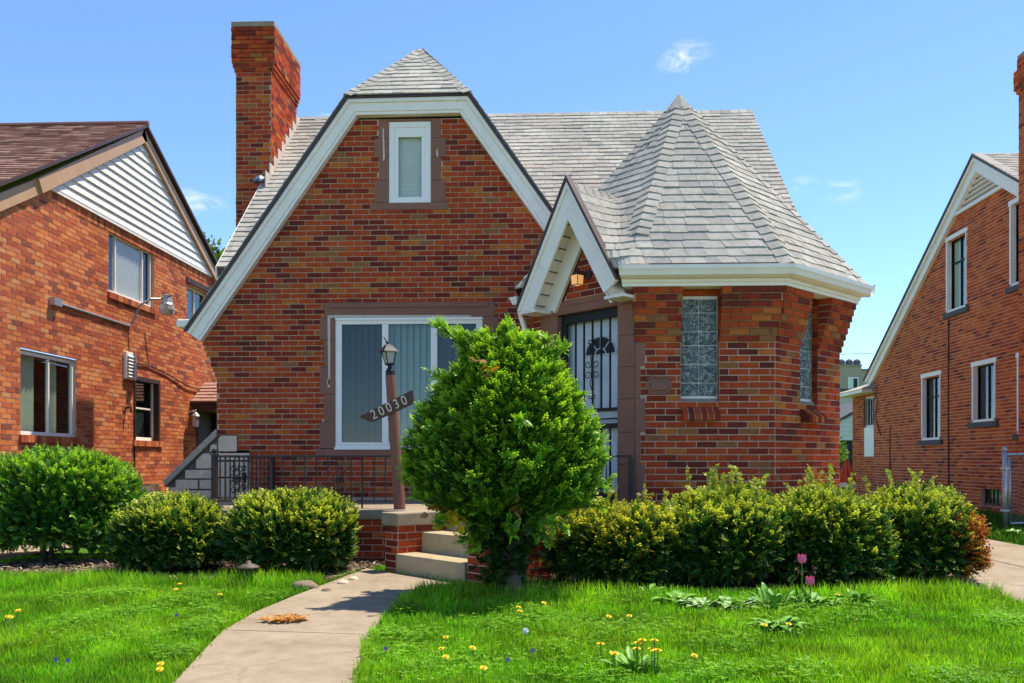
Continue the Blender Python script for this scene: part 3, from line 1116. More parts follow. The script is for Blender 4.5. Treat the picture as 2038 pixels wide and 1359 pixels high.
# reveal behind the opening
s = MB()
for a, b, c, d in ((DU0 - 0.02, DU0 - .001, DECK, DZ1), (DU1 + .001, DU1 + 0.02, DECK, DZ1), (DU0, DU1, DZ1 + .001, DZ1 + .02)):
    FD.box(s, a, b, c, d, -0.45, -0.141)
s.build('door_reveal', 'brown_stone', house)
sd = MB()
dn0, dn1 = -0.10, -0.06
FD.box(sd, DU0, DU0 + 0.075, DECK + .06, DZ1, dn0, dn1)
FD.box(sd, DU1 - 0.055, DU1, DECK + .06, DZ1, dn0, dn1)
FD.box(sd, DU0 + .0755, DU1 - .0555, DZ1 - 0.10, DZ1, dn0, dn1 + .002)
FD.box(sd, DU0 + .0755, DU1 - .0555, DECK + .06, DECK + .17, dn0, dn1 + .002)
FD.box(sd, DU0 + .0755, DU1 - .0555, 1.59, 1.625, dn0, dn1 + .002)
FD.box(sd, DU0 + .0755, DU1 - .0555, 1.50, 1.515, dn0, dn1 + .002)
FD.box(sd, DU0 + .0755, DU1 - .0555, 1.405, 1.455, dn0, dn1 + .002)
sdoor = sd.build('security_door', 'black_metal', house, bevel=0.003)
nb = 6
for k in range(1, nb):
    u = DU0 + .075 + (DU1 - DU0 - .13) * k / nb
    for z0, z1 in ((1.62, DZ1 - .09), (DECK + .16, 1.41)):
        s = MB()
        FD.box(s, u - .008, u + .008, z0, z1, -0.092, -0.074)
        s.build('bar', 'black_metal', sdoor)


def spiral(F, cu, cz, r, turns, start, sgn, n, k=18):
    pts = []
    for i in range(k + 1):
        t = i / k
        a = start + sgn * turns * 2 * math.pi * t
        rr = r * (1 - 0.72 * t)
        pts.append(F.p(cu + rr * math.cos(a), cz + rr * math.sin(a), n))
    return pts


uo = DU0 + .075 + (DU1 - DU0 - .13) * 3 / nb
s = MB()
for sg in (1, -1):
    for cz, st in ((2.12, -1), (1.99, 1)):
        s.tube(spiral(FD, uo + sg * 0.058, cz, 0.048, 1.1, math.pi if sg > 0 else 0, -sg * st, -0.07), 0.0055, 5)
    for cz in (2.36, 1.76):
        s.tube(spiral(FD, uo + sg * 0.03, cz, 0.032, 0.9, math.pi if sg > 0 else 0, sg * (1 if cz < 2 else -1), -0.07), 0.0055, 5)
    s.tube([FD.p(uo, 2.33, -0.07), FD.p(uo + sg * .02, 2.25, -0.07), FD.p(uo + sg * 0.012, 2.15, -.07), FD.p(uo + sg * .01, 1.97, -.07), FD.p(uo + sg * .03, 1.90, -.07), FD.p(uo, 1.83, -.07)], 0.0055, 5)
s.build('scroll_ornament', 'black_metal', sdoor)
s = MB()
FD.box(s, DU0, DU1, DECK + 0.05, DZ1, -0.20, -0.16)
dr = s.build('front_door', 'door_white', house)
# fanlight
fu, fz, fr = (DU0 + DU1) / 2 + .06, 2.22, 0.215
fan = MB()
arc = [(fu + fr * math.cos(R(a)), fz + fr * 0.92 * math.sin(R(a))) for a in range(0, 181, 12)]
FD.poly(fan, arc, -0.162, -0.157)
fan.build('fanlight_glass', 'room_dark', dr)
s = MB()
ring = [(fu + (fr + .012) * math.cos(R(a)), fz + (fr + .012) * .92 * math.sin(R(a))) for a in range(0, 181, 12)]
s.tube([FD.p(u, z, -0.156) for u, z in ring], 0.012, 6)
s.tube([FD.p(fu - fr - .02, fz, -.156), FD.p(fu + fr + .02, fz, -.156)], 0.012, 6)
for a in (50, 90, 130):
    s.tube([FD.p(fu + .08 * math.cos(R(a)), fz + .075 * math.sin(R(a)), -.156), FD.p(fu + fr * math.cos(R(a)), fz + fr * .92 * math.sin(R(a)), -.156)], 0.007, 5)
s.tube([FD.p(fu + .08 * math.cos(R(a)), fz + .075 * math.sin(R(a)), -.156) for a in range(0, 181, 20)], 0.008, 5)
s.build('fanlight_frame', 'door_white', dr)
s = MB()
for a, b in ((DU0 + .16, (DU0 + DU1) / 2 - .03), ((DU0 + DU1) / 2 + .03, DU1 - .14)):
    for z0, z1 in ((1.45, 2.08), (0.78, 1.30)):
        for q in strip([(a, z0), (a, z1), (b, z1), (b, z0), (a, z0)], 0, 0.018):
            FD.poly(s, q, -0.161, -0.152)
s.build('door_moulding', 'door_white', dr)
s = MB()
FD.box(s, DU0 - 0.0, DU1, DECK + .001, DECK + .05, -0.25, 0.05)
s.build('threshold', 'concrete', house, bevel=0.006)

# ---- letter box on the bay
lu = 0.245
s = MB()
pts = []
for i in range(28):
    a = 2 * math.pi * i / 28
    rx, rz = 0.125 + 0.008 * math.cos(6 * a), 0.085 + 0.009 * math.cos(4 * a)
    ca, sa = math.cos(a), math.sin(a)
    pts.append((lu + math.copysign(abs(ca) ** .55, ca) * rx, 1.83 + math.copysign(abs(sa) ** .55, sa) * rz))
FB.poly(s, pts, 0.004, 0.022)
s.add(*(lambda m: (m.v, m.f))(FB.box(MB(), lu - .085, lu + .085, 1.785, 1.865, 0.02, 0.04)))
s.tube([FB.p(lu - .125, 1.90, .02), FB.p(lu - .06, 1.925, .03), FB.p(lu, 1.91, .035), FB.p(lu + .06, 1.925, .03), FB.p(lu + .125, 1.90, .02)], 0.011, 6)
s.tube([FB.p(lu - .11, 1.755, .02), FB.p(lu, 1.745, .03), FB.p(lu + .11, 1.755, .02)], 0.009, 6)
s.lathe(FB.p(lu, 1.775, .045), [(0.006, 0), (0.012, 0.006), (0.006, 0.014)], 8)
tag(s.build('letter_box', 'brown_stone', house, bevel=0.004), 'ornate brown letter box')
s = MB()
FB.box(s, 0.12, 0.21, 0.44, 0.58, 0.012, 0.06)
FB.box(s, 0.155, 0.175, 0.58, 0.67, 0.015, 0.035)
s.build('outlet_box', 'grey_box', house, bevel=0.005)

# ---- rake trim of the front gable
FF = Frame((0, YF), (1, 0))
trim = MB()
for q in strip(rake_out, 0.055, 0.165):
    FF.poly(trim, q, -0.14, 0.0)
fas = trim.build('fascia', 'white_paint', house, bevel=0.003)
m1 = MB()
for q in strip(rake_out, 0.005, 0.055):
    FF.poly(m1, q, -0.14, 0.024)
m1.build('crown_molding', 'white_paint', fas, bevel=0.005)
m2 = MB()
for q in strip(rake_out, 0.165, 0.205):
    FF.poly(m2, q, -0.13, -0.012)
m2.build('bed_molding', 'white_paint', fas, bevel=0.004)
m3 = MB()
for q in strip(rake_out, -0.024, 0.004):
    FF.poly(m3, q, -0.16, 0.045)
m3.build('drip_edge', 'brown_paint', fas)

# ---- roof
roof = MB()
RZ, RY, XR0, XR1 = 7.06, 15.0, -4.40, 3.50
rs = 0.935
e_y = 11.33
e_z = RZ - rs * (RY - e_y)
roof.prism([(XR0, e_y, e_z - .06), (XR1, e_y, e_z - .06), (XR1, RY, RZ - .06), (XR0, RY, RZ - .06)],
           [(XR0, e_y, e_z), (XR1, e_y, e_z), (XR1, RY, RZ), (XR0, RY, RZ)])
roof.prism([(XR0, RY, RZ - .06), (XR1, RY, RZ - .06), (XR1, 19.0, RZ - rs * 4 - .06), (XR0, 19.0, RZ - rs * 4 - .06)],
           [(XR0, RY, RZ), (XR1, RY, RZ), (XR1, 19.0, RZ - rs * 4), (XR0, 19.0, RZ - rs * 4)])
# cross gable slopes and the clipped hip
gx = (rake_out[1][0] + rake_out[2][0]) / 2
yb = YF - 0.045
pl, pr_ = (rake_out[1][0] - 0.03, rake_out[1][1] + 0.035), (rake_out[2][0] + 0.03, rake_out[2][1] + 0.035)
gpk = (gx - 0.005, 12.25, 6.90)
ll = (rake_out[0][0] - 0.03, rake_out[0][1] + 0.02)
lr = (rake_out[3][0] + 0.03, rake_out[3][1] + 0.02)
def ym(z):                                   # where the main roof reaches height z
    return RY - (RZ - z) / rs
for sgn, p_top, p_low in ((-1, pl, ll), (1, pr_, lr)):
    ring = [(p_low[0], yb, p_low[1]), (p_top[0], yb, p_top[1]), gpk, (gx, ym(6.9), 6.90), (p_low[0], max(ym(p_low[1]), yb + .02), p_low[1])]
    if sgn > 0:
        ring.reverse()
    low = [(x, y, z - 0.03) for x, y, z in ring]
    roof.prism(low, ring)
roof.prism([(pl[0], yb, pl[1] - .02), (pr_[0], yb, pr_[1] - .02), (gpk[0], gpk[1], gpk[2] - .04)], [(pl[0], yb, pl[1]), (pr_[0], yb, pr_[1]), gpk])
roof_o = roof.build('roof', 'roof_felt', house)

single, rest = [], MB()
# front slope of the main roof
O = Vector((0, e_y, e_z))
U = Vector((1, 0, 0))
V = Vector((0, 1, rs)).normalized()
vlen = (Vector((0, RY, RZ)) - Vector((0, e_y, e_z))).length
for q, vb, lift in shingle_polys([(-1, 0, -XR0), (1, 0, XR1), (0, 1, vlen)], XR0, XR1, -0.01, vlen, 0.137, 0.11, 0.32, 3):
    shingle_add(rest, O, U, V, q, vb, lift, 0.137)
# hip of the front gable
def hip_shingles(A, B, C, exp, seed, mbx, wmin=0.12, wmax=0.3):
    A, B, C = Vector(A), Vector(B), Vector(C)
    U = (B - A).normalized()
    N = U.cross(C - A).normalized()
    V = N.cross(U).normalized()
    L = (B - A).length
    cu, cv = (C - A).dot(U), (C - A).dot(V)
    cl = [half_below((0, 0), (cu, cv)), half_below((cu, cv), (L, 0))]
    for q, vb, lift in shingle_polys(cl, 0, L, 0, cv, exp, wmin, wmax, seed):
        shingle_add(mbx, A, U, V, q, vb, lift, exp)


hips = MB()
hip_shingles((pl[0], yb, pl[1]), (pr_[0], yb, pr_[1]), gpk, 0.135, 6, hips)
tag(hips.build('hip_shingles', 'shingle_grey', roof_o), kind='stuff')
# left and right slopes of the cross gable
for sgn, p_top, p_low in ((-1, pl, ll), (1, pr_, lr)):
    A = Vector((p_low[0], yb, p_low[1]))
    Vd = Vector((p_top[0] - p_low[0], 0, p_top[1] - p_low[1]))
    Vn = Vd.normalized()
    Ud = Vector((0, 1, 0))
    if sgn < 0:
        Ud = Vector((0, -1, 0))
    vl = (Vector((gx, 0, 6.9)) - Vector((p_low[0], 0, p_low[1]))).length
    vt = Vd.length
    dy = gpk[1] - yb
    if sgn > 0:
        cl = [(-1, 0, 0), (1, -(ym(6.9) - yb) / vl, 0.25), half_below((0, vt), (dy, vl)), (0, 1, vl)]
    else:
        cl = [(1, 0, 0), (-1, -(ym(6.9) - yb) / vl, 0.25), half_below((-dy, vl), (0, vt)), (0, 1, vl)]
    for q, vb, lift in shingle_polys(cl, -4.2, 4.2, 0, vl, 0.137, 0.12, 0.3, 8 + sgn):
        shingle_add(rest, A, Ud, Vn, q, vb, lift, 0.137)


def cap_run(A, B, nx, half, mbx, sides, step=0.13):
    """ridge or hip caps from A (low end) to B; sides = the two unit vectors running down either slope"""
    A, B = Vector(A), Vector(B)
    d = (B - A).normalized()
    L = (B - A).length
    up = -(Vector(sides[0]) + Vector(sides[1])).normalized()
    k = int(L / step)
    for i in range(k + 1):
        a = A + d * (i * step)
        b = A + d * min(i * step + step * 1.15, L + .02)
        w = half * random.uniform(0.95, 1.05)
        l0, l1 = 0.026, 0.012
        ra = [a + Vector(sides[0]) * w + up * l0 * .7, a + up * l0, a + Vector(sides[1]) * w + up * l0 * .7]
        rb = [b + Vector(sides[0]) * w + up * l1 * .7, b + up * l1, b + Vector(sides[1]) * w + up * l1 * .7]
        ra2 = [p - up * 0.014 for p in ra]
        vs = ra + rb + ra2
        c = MB()
        c.add(vs, [(0, 1, 4, 3), (1, 2, 5, 4), (6, 7, 1, 0), (7, 8, 2, 1)])
        mbx.append(c)


caps = []
# main ridge
cap_run((XR0, RY, RZ), (XR1, RY, RZ), 0, 0.13, caps, [Vector((0, -1, -rs)).normalized(), Vector((0, 1, -rs)).normalized()], 0.16)
hipN = (Vector((pr_[0], yb, pr_[1])) - Vector((pl[0], yb, pl[1]))).cross(Vector(gpk) - Vector((pl[0], yb, pl[1]))).normalized()
for p, sg in ((pl, -1), (pr_, 1)):
    A, B = Vector((p[0], yb, p[1])), Vector(gpk)
    d = (B - A).normalized()
    s1 = d.cross(hipN).normalized() * (1 if d.cross(hipN).z < 0 else -1)
    if s1.z > 0 or (s1.x * sg) > 0:
        s1 = -s1
    nn = Vector((sg * SL, 0, 1)).normalized()
    s2 = d.cross(nn).normalized()
    if s2.y < 0:
        s2 = -s2
    cap_run(A, B, 0, 0.12, caps, [s1, s2], 0.13)
cap_run(gpk, (gx, ym(6.9), 6.9), 0, 0.12, caps, [Vector((-1, 0, -SL)).normalized(), Vector((1, 0, -SL)).normalized()], 0.14)
capm = MB()
for c in caps:
    capm.add(c.v, c.f)
tag(capm.build('ridge_caps', 'shingle_grey', roof_o), kind='stuff')

# ---- turret roof woven into the porch gable
C = Vector((1.63, 10.78))
TZ, EZ, APO = 5.56, 3.035, 1.985
TK = APO / (TZ - EZ)
GF = 1.73 + 0.27                                   # gable front, measured from the turret axis
GPH = R(-135)


def r_turret(ph, z):
    k = round(math.degrees(ph) / 45) * 45
    return (TZ - z) * TK / math.cos(ph - R(k))


def r_gable(dl, z):
    w = (gz_peak - z) / dsl
    if w <= 0:
        return 0.0
    s = math.sin(abs(dl))
    if abs(dl) > math.pi / 2:
        return w * 0.5
    return min(w / max(s, 1e-4), GF / math.cos(dl))


def level_curve(z, side, k=220):
    """points of the roof at height z from the gable rake (or turret back) round the turret"""
    w = (gz_peak - z) / dsl
    d0 = math.atan2(w, GF) if w > 0 else 0.0
    pts = []
    span = R(215)
    for i in range(k + 1):
        d = d0 + (span - d0) * (i / k) ** 1.3
        ph = GPH + side * d
        rt = r_turret(ph, z)
        rg = r_gable(d, z)
        p = 6.5
        if rg > 0:
            r = (rt ** p + rg ** p) ** (1 / p)
            # no swelling once the gable is well inside or outside
            if rg / rt < 0.6:
                r = rt
            if rg > rt * 1.5:
                r = rg
            r = min(r, GF / math.cos(d)) if d < R(60) else r
        else:
            r = rt
        pts.append(Vector((C.x + r * math.cos(ph), C.y + r * math.sin(ph), z)))
    return pts


dz = 0.1
levels = [EZ + (gz_peak - EZ) * k / 10 for k in range(11)]
while levels[-1] + dz < TZ - 0.02:
    levels.append(levels[-1] + dz)
levels.append(TZ - 0.004)


def low_high(z0, z1):
    """heights of a course's edges, kept on one side of the gable ridge"""
    a = z0 + 0.004 if abs(z0 - gz_peak) < 0.01 else z0 - 0.004
    b = gz_peak - 0.003 if abs(z1 - gz_peak) < 0.01 else z1 + 0.006
    return a, b


under = MB()
for side in (1, -1):
    for z0, z1 in zip(levels[:-1], levels[1:]):
        za_, zb_ = low_high(z0, z1)
        prev, cur = level_curve(za_, side, 110), level_curve(min(zb_, TZ - .003), side, 110)
        b = len(under.v)
        under.v.extend([tuple(p) for p in prev] + [tuple(p) for p in cur])
        k = len(cur)
        under.f.extend([(b + i, b + i + 1, b + k + i + 1, b + k + i) for i in range(k - 1)])
under.build('turret_deck', 'roof_felt', roof_o)
tabs = []
rd = random.Random(31)
for side in (1, -1):
    lim = R(170) if side == 1 else R(215)
    for li in range(len(levels) - 1):
        z0, z1 = levels[li], levels[li + 1]
        za_, zb_ = low_high(z0, z1)
        lo, hi = level_curve(za_, side), level_curve(min(zb_, TZ - .003), side)
        cum = [0.0]
        for i in range(1, len(lo)):
            cum.append(cum[-1] + (lo[i] - lo[i - 1]).length)
        tot = cum[-1]
        s = -rd.uniform(0, 0.2)

        def at(curve, dist):
            dist = min(max(dist, 0), tot)
            i = int(np.searchsorted(cum, dist))
            i = min(max(i, 1), len(cum) - 1)
            t = (dist - cum[i - 1]) / max(1e-6, cum[i] - cum[i - 1])
            return curve[i - 1].lerp(curve[i], t)
        while s < tot:
            w = rd.uniform(0.13, 0.27)
            a, b = max(s + 0.002, 0), min(s + w - 0.002, tot)
            s += w
            if b - a < 0.03:
                continue
            lift = rd.uniform(0.010, 0.017)
            drop = rd.choice((0, 0, 0.010))
            mb = MB()
            kseg = 3
            L, H, Bt = [], [], []
            for j in range(kseg + 1):
                t = a + (b - a) * j / kseg
                pl_, ph_ = at(lo, t), at(hi, t)
                outv = Vector((pl_.x - C.x, pl_.y - C.y, 0)).normalized()
                dn = (pl_ - ph_).normalized() if (pl_ - ph_).length > 1e-5 else outv
                nrm = (outv * 0.62 + Vector((0, 0, 0.78))).normalized()
                L.append(pl_ + nrm * lift + dn * drop)
                H.append(ph_ + nrm * 0.003)
                Bt.append(pl_ - nrm * 0.004 + dn * drop)
            n_ = kseg + 1
            mb.add(L + H + Bt, [(j, j + 1, n_ + j + 1, n_ + j) for j in range(kseg)] + [(2 * n_ + j, 2 * n_ + j + 1, j + 1, j) for j in range(kseg)] +
                   [(2 * n_, 0, n_), (3 * n_ - 1, 2 * n_ - 1, n_ - 1)])
            mid = (L[0] + L[-1]) / 2
            dcam = (mid - Vector((0, 0, 1.06))).length
            facing = (mid.xy - C).normalized().dot(Vector((-mid.x, -mid.y)).normalized())
            tabs.append(((b - a) / dcam ** 2 * (1 if (facing > 0.0 and side == 1) else 0.001), mb))
tabs.sort(key=lambda t: -t[0])
for s_, mb in tabs[:300]:
    mb.build('shingle', 'shingle_grey', roof_o)
for s_, mb in tabs[300:]:
    rest.add(mb.v, mb.f)
tag(rest.build('shingle_field', 'shingle_grey', roof_o), kind='stuff')
# hip caps of the turret and the gable ridge
tc = []
for k in range(8):
    ph = R(-112.5 + 45 * k)
    zlow = EZ
    if k == 0:
        zlow = 3.42
    if k == 7:
        zlow = 3.42
    def hp(z, ph=ph):
        r = (TZ - z) * TK / math.cos(R(22.5))
        return Vector((C.x + r * math.cos(ph), C.y + r * math.sin(ph), z))
    f1, f2 = ph - R(22.5), ph + R(22.5)
    hd = (hp(4.0) - hp(4.5)).normalized()
    sides = []
    for fa, sg in ((f1, -1), (f2, 1)):
        hv = Vector((-math.sin(fa), math.cos(fa), 0)) * sg      # horizontal along the face, away from the hip
        sides.append((hv - hd * hv.dot(hd)).normalized())
    cap_run(hp(zlow), hp(TZ - .16), 0, 0.135, tc, sides, 0.125)
gd = Vector((math.cos(GPH), math.sin(GPH), 0))
gl_ = Vector((-gd.y, gd.x, 0))
gA = Vector((C.x, C.y, gz_peak)) + gd * GF
gB = Vector((C.x, C.y, gz_peak)) + gd * 1.24
cap_run(gA, gB, 0, 0.11, tc, [(gl_ + Vector((0, 0, -dsl))).normalized(), (-gl_ + Vector((0, 0, -dsl))).normalized()], 0.13)
m_ = MB()
for c in tc:
    m_.add(c.v, c.f)
tag(m_.build('hip_caps', 'shingle_grey', roof_o), kind='stuff')
s = MB()
s.lathe((C.x, C.y, TZ - 0.22), [(0.205, 0.0), (0.20, 0.012), (0.10, 0.135), (0.02, 0.235), (0.002, 0.25)], 8)
s.build('peak_cap', 'shingle_grey', roof_o)

# ---- porch gable trim
gc = C + Vector((gd.x, gd.y)) * GF                    # centre of the gable front on plan
FG = Frame(gc, (P1 - P0))                             # u = 0 under the peak
zb_g = 2.80
hw = (gz_peak - zb_g) / dsl
gl_line = [(-hw - 0.06, zb_g - 0.02), (0, gz_peak + 0.02), (hw - 0.02, zb_g + 0.10)]
t1 = MB()
for q in strip(gl_line, 0.045, 0.215):
    FG.poly(t1, clip(q, [(0, -1, -(zb_g - 0.06))]), -0.03, 0.0)
gf = t1.build('gable_fascia', 'white_paint', house, bevel=0.003)
t2 = MB()
for q in strip(gl_line, 0.0, 0.045):
    FG.poly(t2, q, -0.03, 0.022)
t2.build('gable_molding', 'white_paint', gf, bevel=0.004)
t3 = MB()
for q in strip(gl_line, -0.030, -0.001):
    FG.poly(t3, q, -0.05, 0.035)
t3.build('gable_drip_edge', 'brown_paint', gf)
t4 = MB()                                             # soffit under the rake, and frieze against the wall
for q in strip(gl_line, 0.10, 0.125):
    FG.poly(t4, clip(q, [(0, -1, -(zb_g - 0.05))]), -0.262, -0.0305)
t4.build('soffit', 'white_paint', gf)
t5 = MB()
for q in strip([(-hw - 0.06, zb_g - 0.02), (0, gz_peak + 0.02), (hw + 0.06, zb_g - 0.02)], 0.127, 0.315):
    FG.poly(t5, clip(q, [(0, -1, -(zb_g - 0.045))]), -0.256, -0.225)
t5.build('frieze_board', 'white_paint', gf, bevel=0.003)
t6 = MB()
for q in strip([(-hw - 0.06, zb_g - 0.02), (0, gz_peak + 0.02), (hw + 0.06, zb_g - 0.02)], 0.317, 0.34):
    FG.poly(t6, clip(q, [(0, -1, -(zb_g - 0.07))]), -0.257, -0.215)
t6.build('frieze_molding', 'white_paint', gf)
for k in range(10):                                   # vent strips along the left soffit
    t = (k + 0.6) / 10.6
    ud, zd = -hw + hw * t, zb_g + (gz_peak - zb_g) * t
    s = MB()
    a = Vector((ud, zd)) + Vector((0.868, -0.496)) * 0.128
    dv = Vector((0.496, 0.868))
    q = [tuple(a), tuple(a + dv * 0.012), tuple(a + dv * 0.012 + Vector((0.868, -0.496)) * 0.004), tuple(a + Vector((0.868, -0.496)) * 0.004)]
    FG.poly(s, q, -0.215, -0.045)
    s.build('vent_slot', 'room_dark', gf)
# boxed returns at the feet of the gable
for ua, ub in ((-hw - 0.05, -hw + 0.22), (hw - 0.20, hw + 0.06)):
    s = MB()
    FG.box(s, ua, ub, zb_g - 0.075, zb_g - 0.045, -0.27, 0.0)
    s.build('soffit_return', 'white_paint', gf, bevel=0.003)
# ---- turret eaves: soffit, frieze and gutter
def octa(ap):
    return [Vector((C.x + ap / math.cos(R(22.5)) * math.cos(R(-112.5 + 45 * k)), C.y + ap / math.cos(R(22.5)) * math.sin(R(-112.5 + 45 * k)))) for k in range(8)]


def eave_band(aps, zs, k0, k1, start_ext=0.0):
    """cross-section (apothem, z) loop swept round octagon corners k0..k1"""
    mb = MB()
    rings = []
    for k in range(k0, k1 + 1):
        ring = []
        for ap, z in zip(aps, zs):
            p = octa(ap)[k]
            if k == k0 and start_ext:
                p = p - (octa(ap)[k0 + 1] - p).normalized() * start_ext
            ring.append((p.x, p.y, z))
        rings.append(ring)
    for a, b in zip(rings[:-1], rings[1:]):
        n_ = len(a)
        bb = len(mb.v)
        mb.v.extend(a + b)
        mb.f.extend([(bb + i, bb + (i + 1) % n_, bb + n_ + (i + 1) % n_, bb + n_ + i) for i in range(n_)])
    bb = len(mb.v)
    mb.v.extend(rings[0] + rings[-1])
    n_ = len(aps)
    mb.f.append(tuple(bb + i for i in range(n_)))
    mb.f.append(tuple(bb + n_ + i for i in range(n_)))
    return mb


eave_band([1.73, 1.905, 1.905, 1.925, 1.925, 1.73], [2.832, 2.832, 2.87, 2.87, 2.905, 2.905], 0, 3, 0.08).build('eave_frieze', 'white_paint', house, bevel=0.003)
eave_band([1.73, 1.94, 1.94, 1.73], [2.906, 2.906, 3.02, 3.02], 0, 3, 0.08).build('eave_fascia', 'white_paint', house)
gut = eave_band([1.942, 1.975, 2.02, 2.035, 2.048, 2.05, 2.04, 2.03, 1.942], [2.905, 2.905, 2.925, 2.965, 2.985, 3.022, 3.024, 3.0, 3.0], 0, 2, 0.07).build('gutter', 'white_paint', house)
eave_band([1.95, 2.0, 2.0, 1.95], [3.024, 3.024, 3.046, 3.046], 0, 3, 0.0).build('eave_drip_edge', 'brown_paint', house)
s = MB()                                              # bent gutter end
c2 = octa(2.04)[2]
s.prism([(c2.x - .03, c2.y - .02, 2.90), (c2.x + .03, c2.y + .03, 2.93), (c2.x + .06, c2.y + .06, 3.06), (c2.x - .02, c2.y + .03, 3.03)],
        [(c2.x - .05, c2.y + .04, 2.90), (c2.x + .0, c2.y + .08, 2.93), (c2.x + .04, c2.y + .10, 3.05), (c2.x - .04, c2.y + .08, 3.03)])
s.build('gutter_end', 'white_paint', house)
# ---- left gutter stub and downspout beside the door gable
s = MB()
FF.box(s, -4.88, -4.70, 2.80, 2.91, -0.12, 0.0)
s.build('gutter', 'white_paint', house, bevel=0.02)
eL = FG.p(-hw - 0.16, 2.83, -0.03)
s = MB()
for z0, z1, a, b in ((2.85, 2.94, 0.075, 0.055),):
    s.prism([FG.p(-hw - .19, z0, -0.30), FG.p(-hw - .08, z0, -0.30), FG.p(-hw - .08, z0, -0.0), FG.p(-hw - .16, z0, -0.0)],
            [FG.p(-hw - .21, z1, -0.30), FG.p(-hw - .08, z1, -0.30), FG.p(-hw - .08, z1, 0.02), FG.p(-hw - .21, z1, 0.02)])
s.build('gutter', 'white_paint', house, bevel=0.006)
s = MB()
p = [FG.p(-hw - .13, 2.86, -0.06), FG.p(-hw - .12, 2.72, -0.10), FG.p(-hw - 0.02, 2.15, -0.235), FG.p(-hw - 0.02, 0.62, -0.235), FG.p(-hw - .06, 0.56, -0.16)]
s.tube(p, 0.034, 4)
s.build('downspout', 'white_paint', house, bevel=0.004)

# ---- wall lamp above the door (lit)
lu, lz = u_mid - 0.05, 3.06
lamp = MB()
cc = Vector(FD.p(lu + 0.06, lz + .03, 0.0))
s = MB()
k = 14
s.prism([FD.p(lu + 0.075 + .055 * math.cos(2 * math.pi * i / k), lz + .03 + .06 * math.sin(2 * math.pi * i / k), 0.004) for i in range(k)],
        [FD.p(lu + 0.075 + .05 * math.cos(2 * math.pi * i / k), lz + .03 + .055 * math.sin(2 * math.pi * i / k), 0.025) for i in range(k)])
s.tube([FD.p(lu + .07, lz + .04, 0.02), FD.p(lu + .04, lz + .06, .07), FD.p(lu, lz + .05, .10)], 0.010, 6)
s.lathe(FD.p(lu, lz + .02, .10), [(0.068, 0.0), (0.062, 0.012), (0.03, 0.03), (0.02, 0.05)], 4)
wl_o = s.build('wall_lamp', 'iron', house)
s = MB()
a = [FD.p(lu + x, lz + .02, .10 + y) for x, y in ((-.05, -.05), (.05, -.05), (.05, .05), (-.05, .05))]
b = [FD.p(lu + x, lz - .085, .10 + y) for x, y in ((-.045, -.045), (.045, -.045), (.045, .045), (-.045, .045))]
s.prism(b, a)
s.build('lamp_glass', 'amber_glass', wl_o)
s = MB()
for i in range(4):
    s.tube([a[i], b[i]], 0.004, 4)
    s.tube([b[i], b[(i + 1) % 4]], 0.004, 4)
s.build('lamp_cage', 'iron', wl_o)
s = MB()
s.lathe(FD.p(lu, lz - .06, .10), [(0.006, 0), (0.019, 0.02), (0.019, 0.04), (0.006, 0.06)], 8)
s.build('bulb', 'lamp_glow', wl_o)

# ---- chimney
CHX0, CHX1, CHY0, CHY1 = -4.866, -4.309, 13.32, 14.66
chm = MB()
chs = []
ch_off = lambda z: 0.0 if z < 7.10 else min(0.055, 0.018 * (int((z - 7.10) / 0.069) + 1))
for O_, U_, L_ in (((CHX0, CHY0), (1, 0), CHX1 - CHX0), ((CHX1, CHY0), (0, 1), CHY1 - CHY0), ((CHX1, CHY1), (-1, 0), CHX1 - CHX0), ((CHX0, CHY1), (0, -1), CHY1 - CHY0)):
    Fc = Frame(O_, U_)
    z0 = 0.0
    bl, ml = bricks_of(Fc, 7.80 - 113 * 0.069, 7.80, lambda z, L_=L_: (-ch_off(z), L_ + ch_off(z)), [], [], 0.069, off=ch_off, seed=int(L_ * 100) + len(chs))
    mortar_sheet(chm, Fc, ml)
    chs.append((Fc, bl))
ch_o = chm.build('chimney', 'mortar', house)
mb = MB()
for Fc, bl in chs:
    for c, o in bl:
        brick_solid(mb, Fc, c, o)
tag(mb.build('chimney_bricks', 'brick_red', ch_o), kind='stuff')
s = MB()
s.box((CHX0 - .06, CHY0 - .06, 7.801), (CHX1 + .06, CHY1 + .06, 7.885))
s.box((CHX0 + .13, CHY0 + .1, 7.885), (CHX1 - .0, CHY1 - .1, 7.925))
s.build('chimney_cap', 'concrete', ch_o, bevel=0.012)
s = MB()                                               # stepped flashing against the chimney flank
for k in range(9):
    y0 = 13.02 + k * 0.2
    zt = RZ - rs * (RY - y0)
    s.box((CHX1 - .002, y0, zt - .15), (CHX1 + 0.012, y0 + 0.21, zt + 0.27))
s.build('flashing', 'flashing', ch_o)
s = MB()
s.lathe((-4.42, 13.12, RZ - rs * (RY - 13.12) + .02), [(0.11, 0), (0.10, .04), (0.06, .09), (0.01, .105)], 10)
s.build('roof_vent', 'lead', roof_o)
s = MB()                                               # left verge board of the main roof
s.prism([(XR0 - .02, e_y, e_z - .16), (XR0 - .02, RY, RZ - .16), (XR0 - .02, RY, RZ - .0), (XR0 - .02, e_y, e_z - 0.0)],
        [(XR0 + .0, e_y, e_z - .16), (XR0 + .0, RY, RZ - .16), (XR0 + .0, RY, RZ - .0), (XR0 + .0, e_y, e_z - 0.0)])
s.build('verge_board', 'white_paint', roof_o)

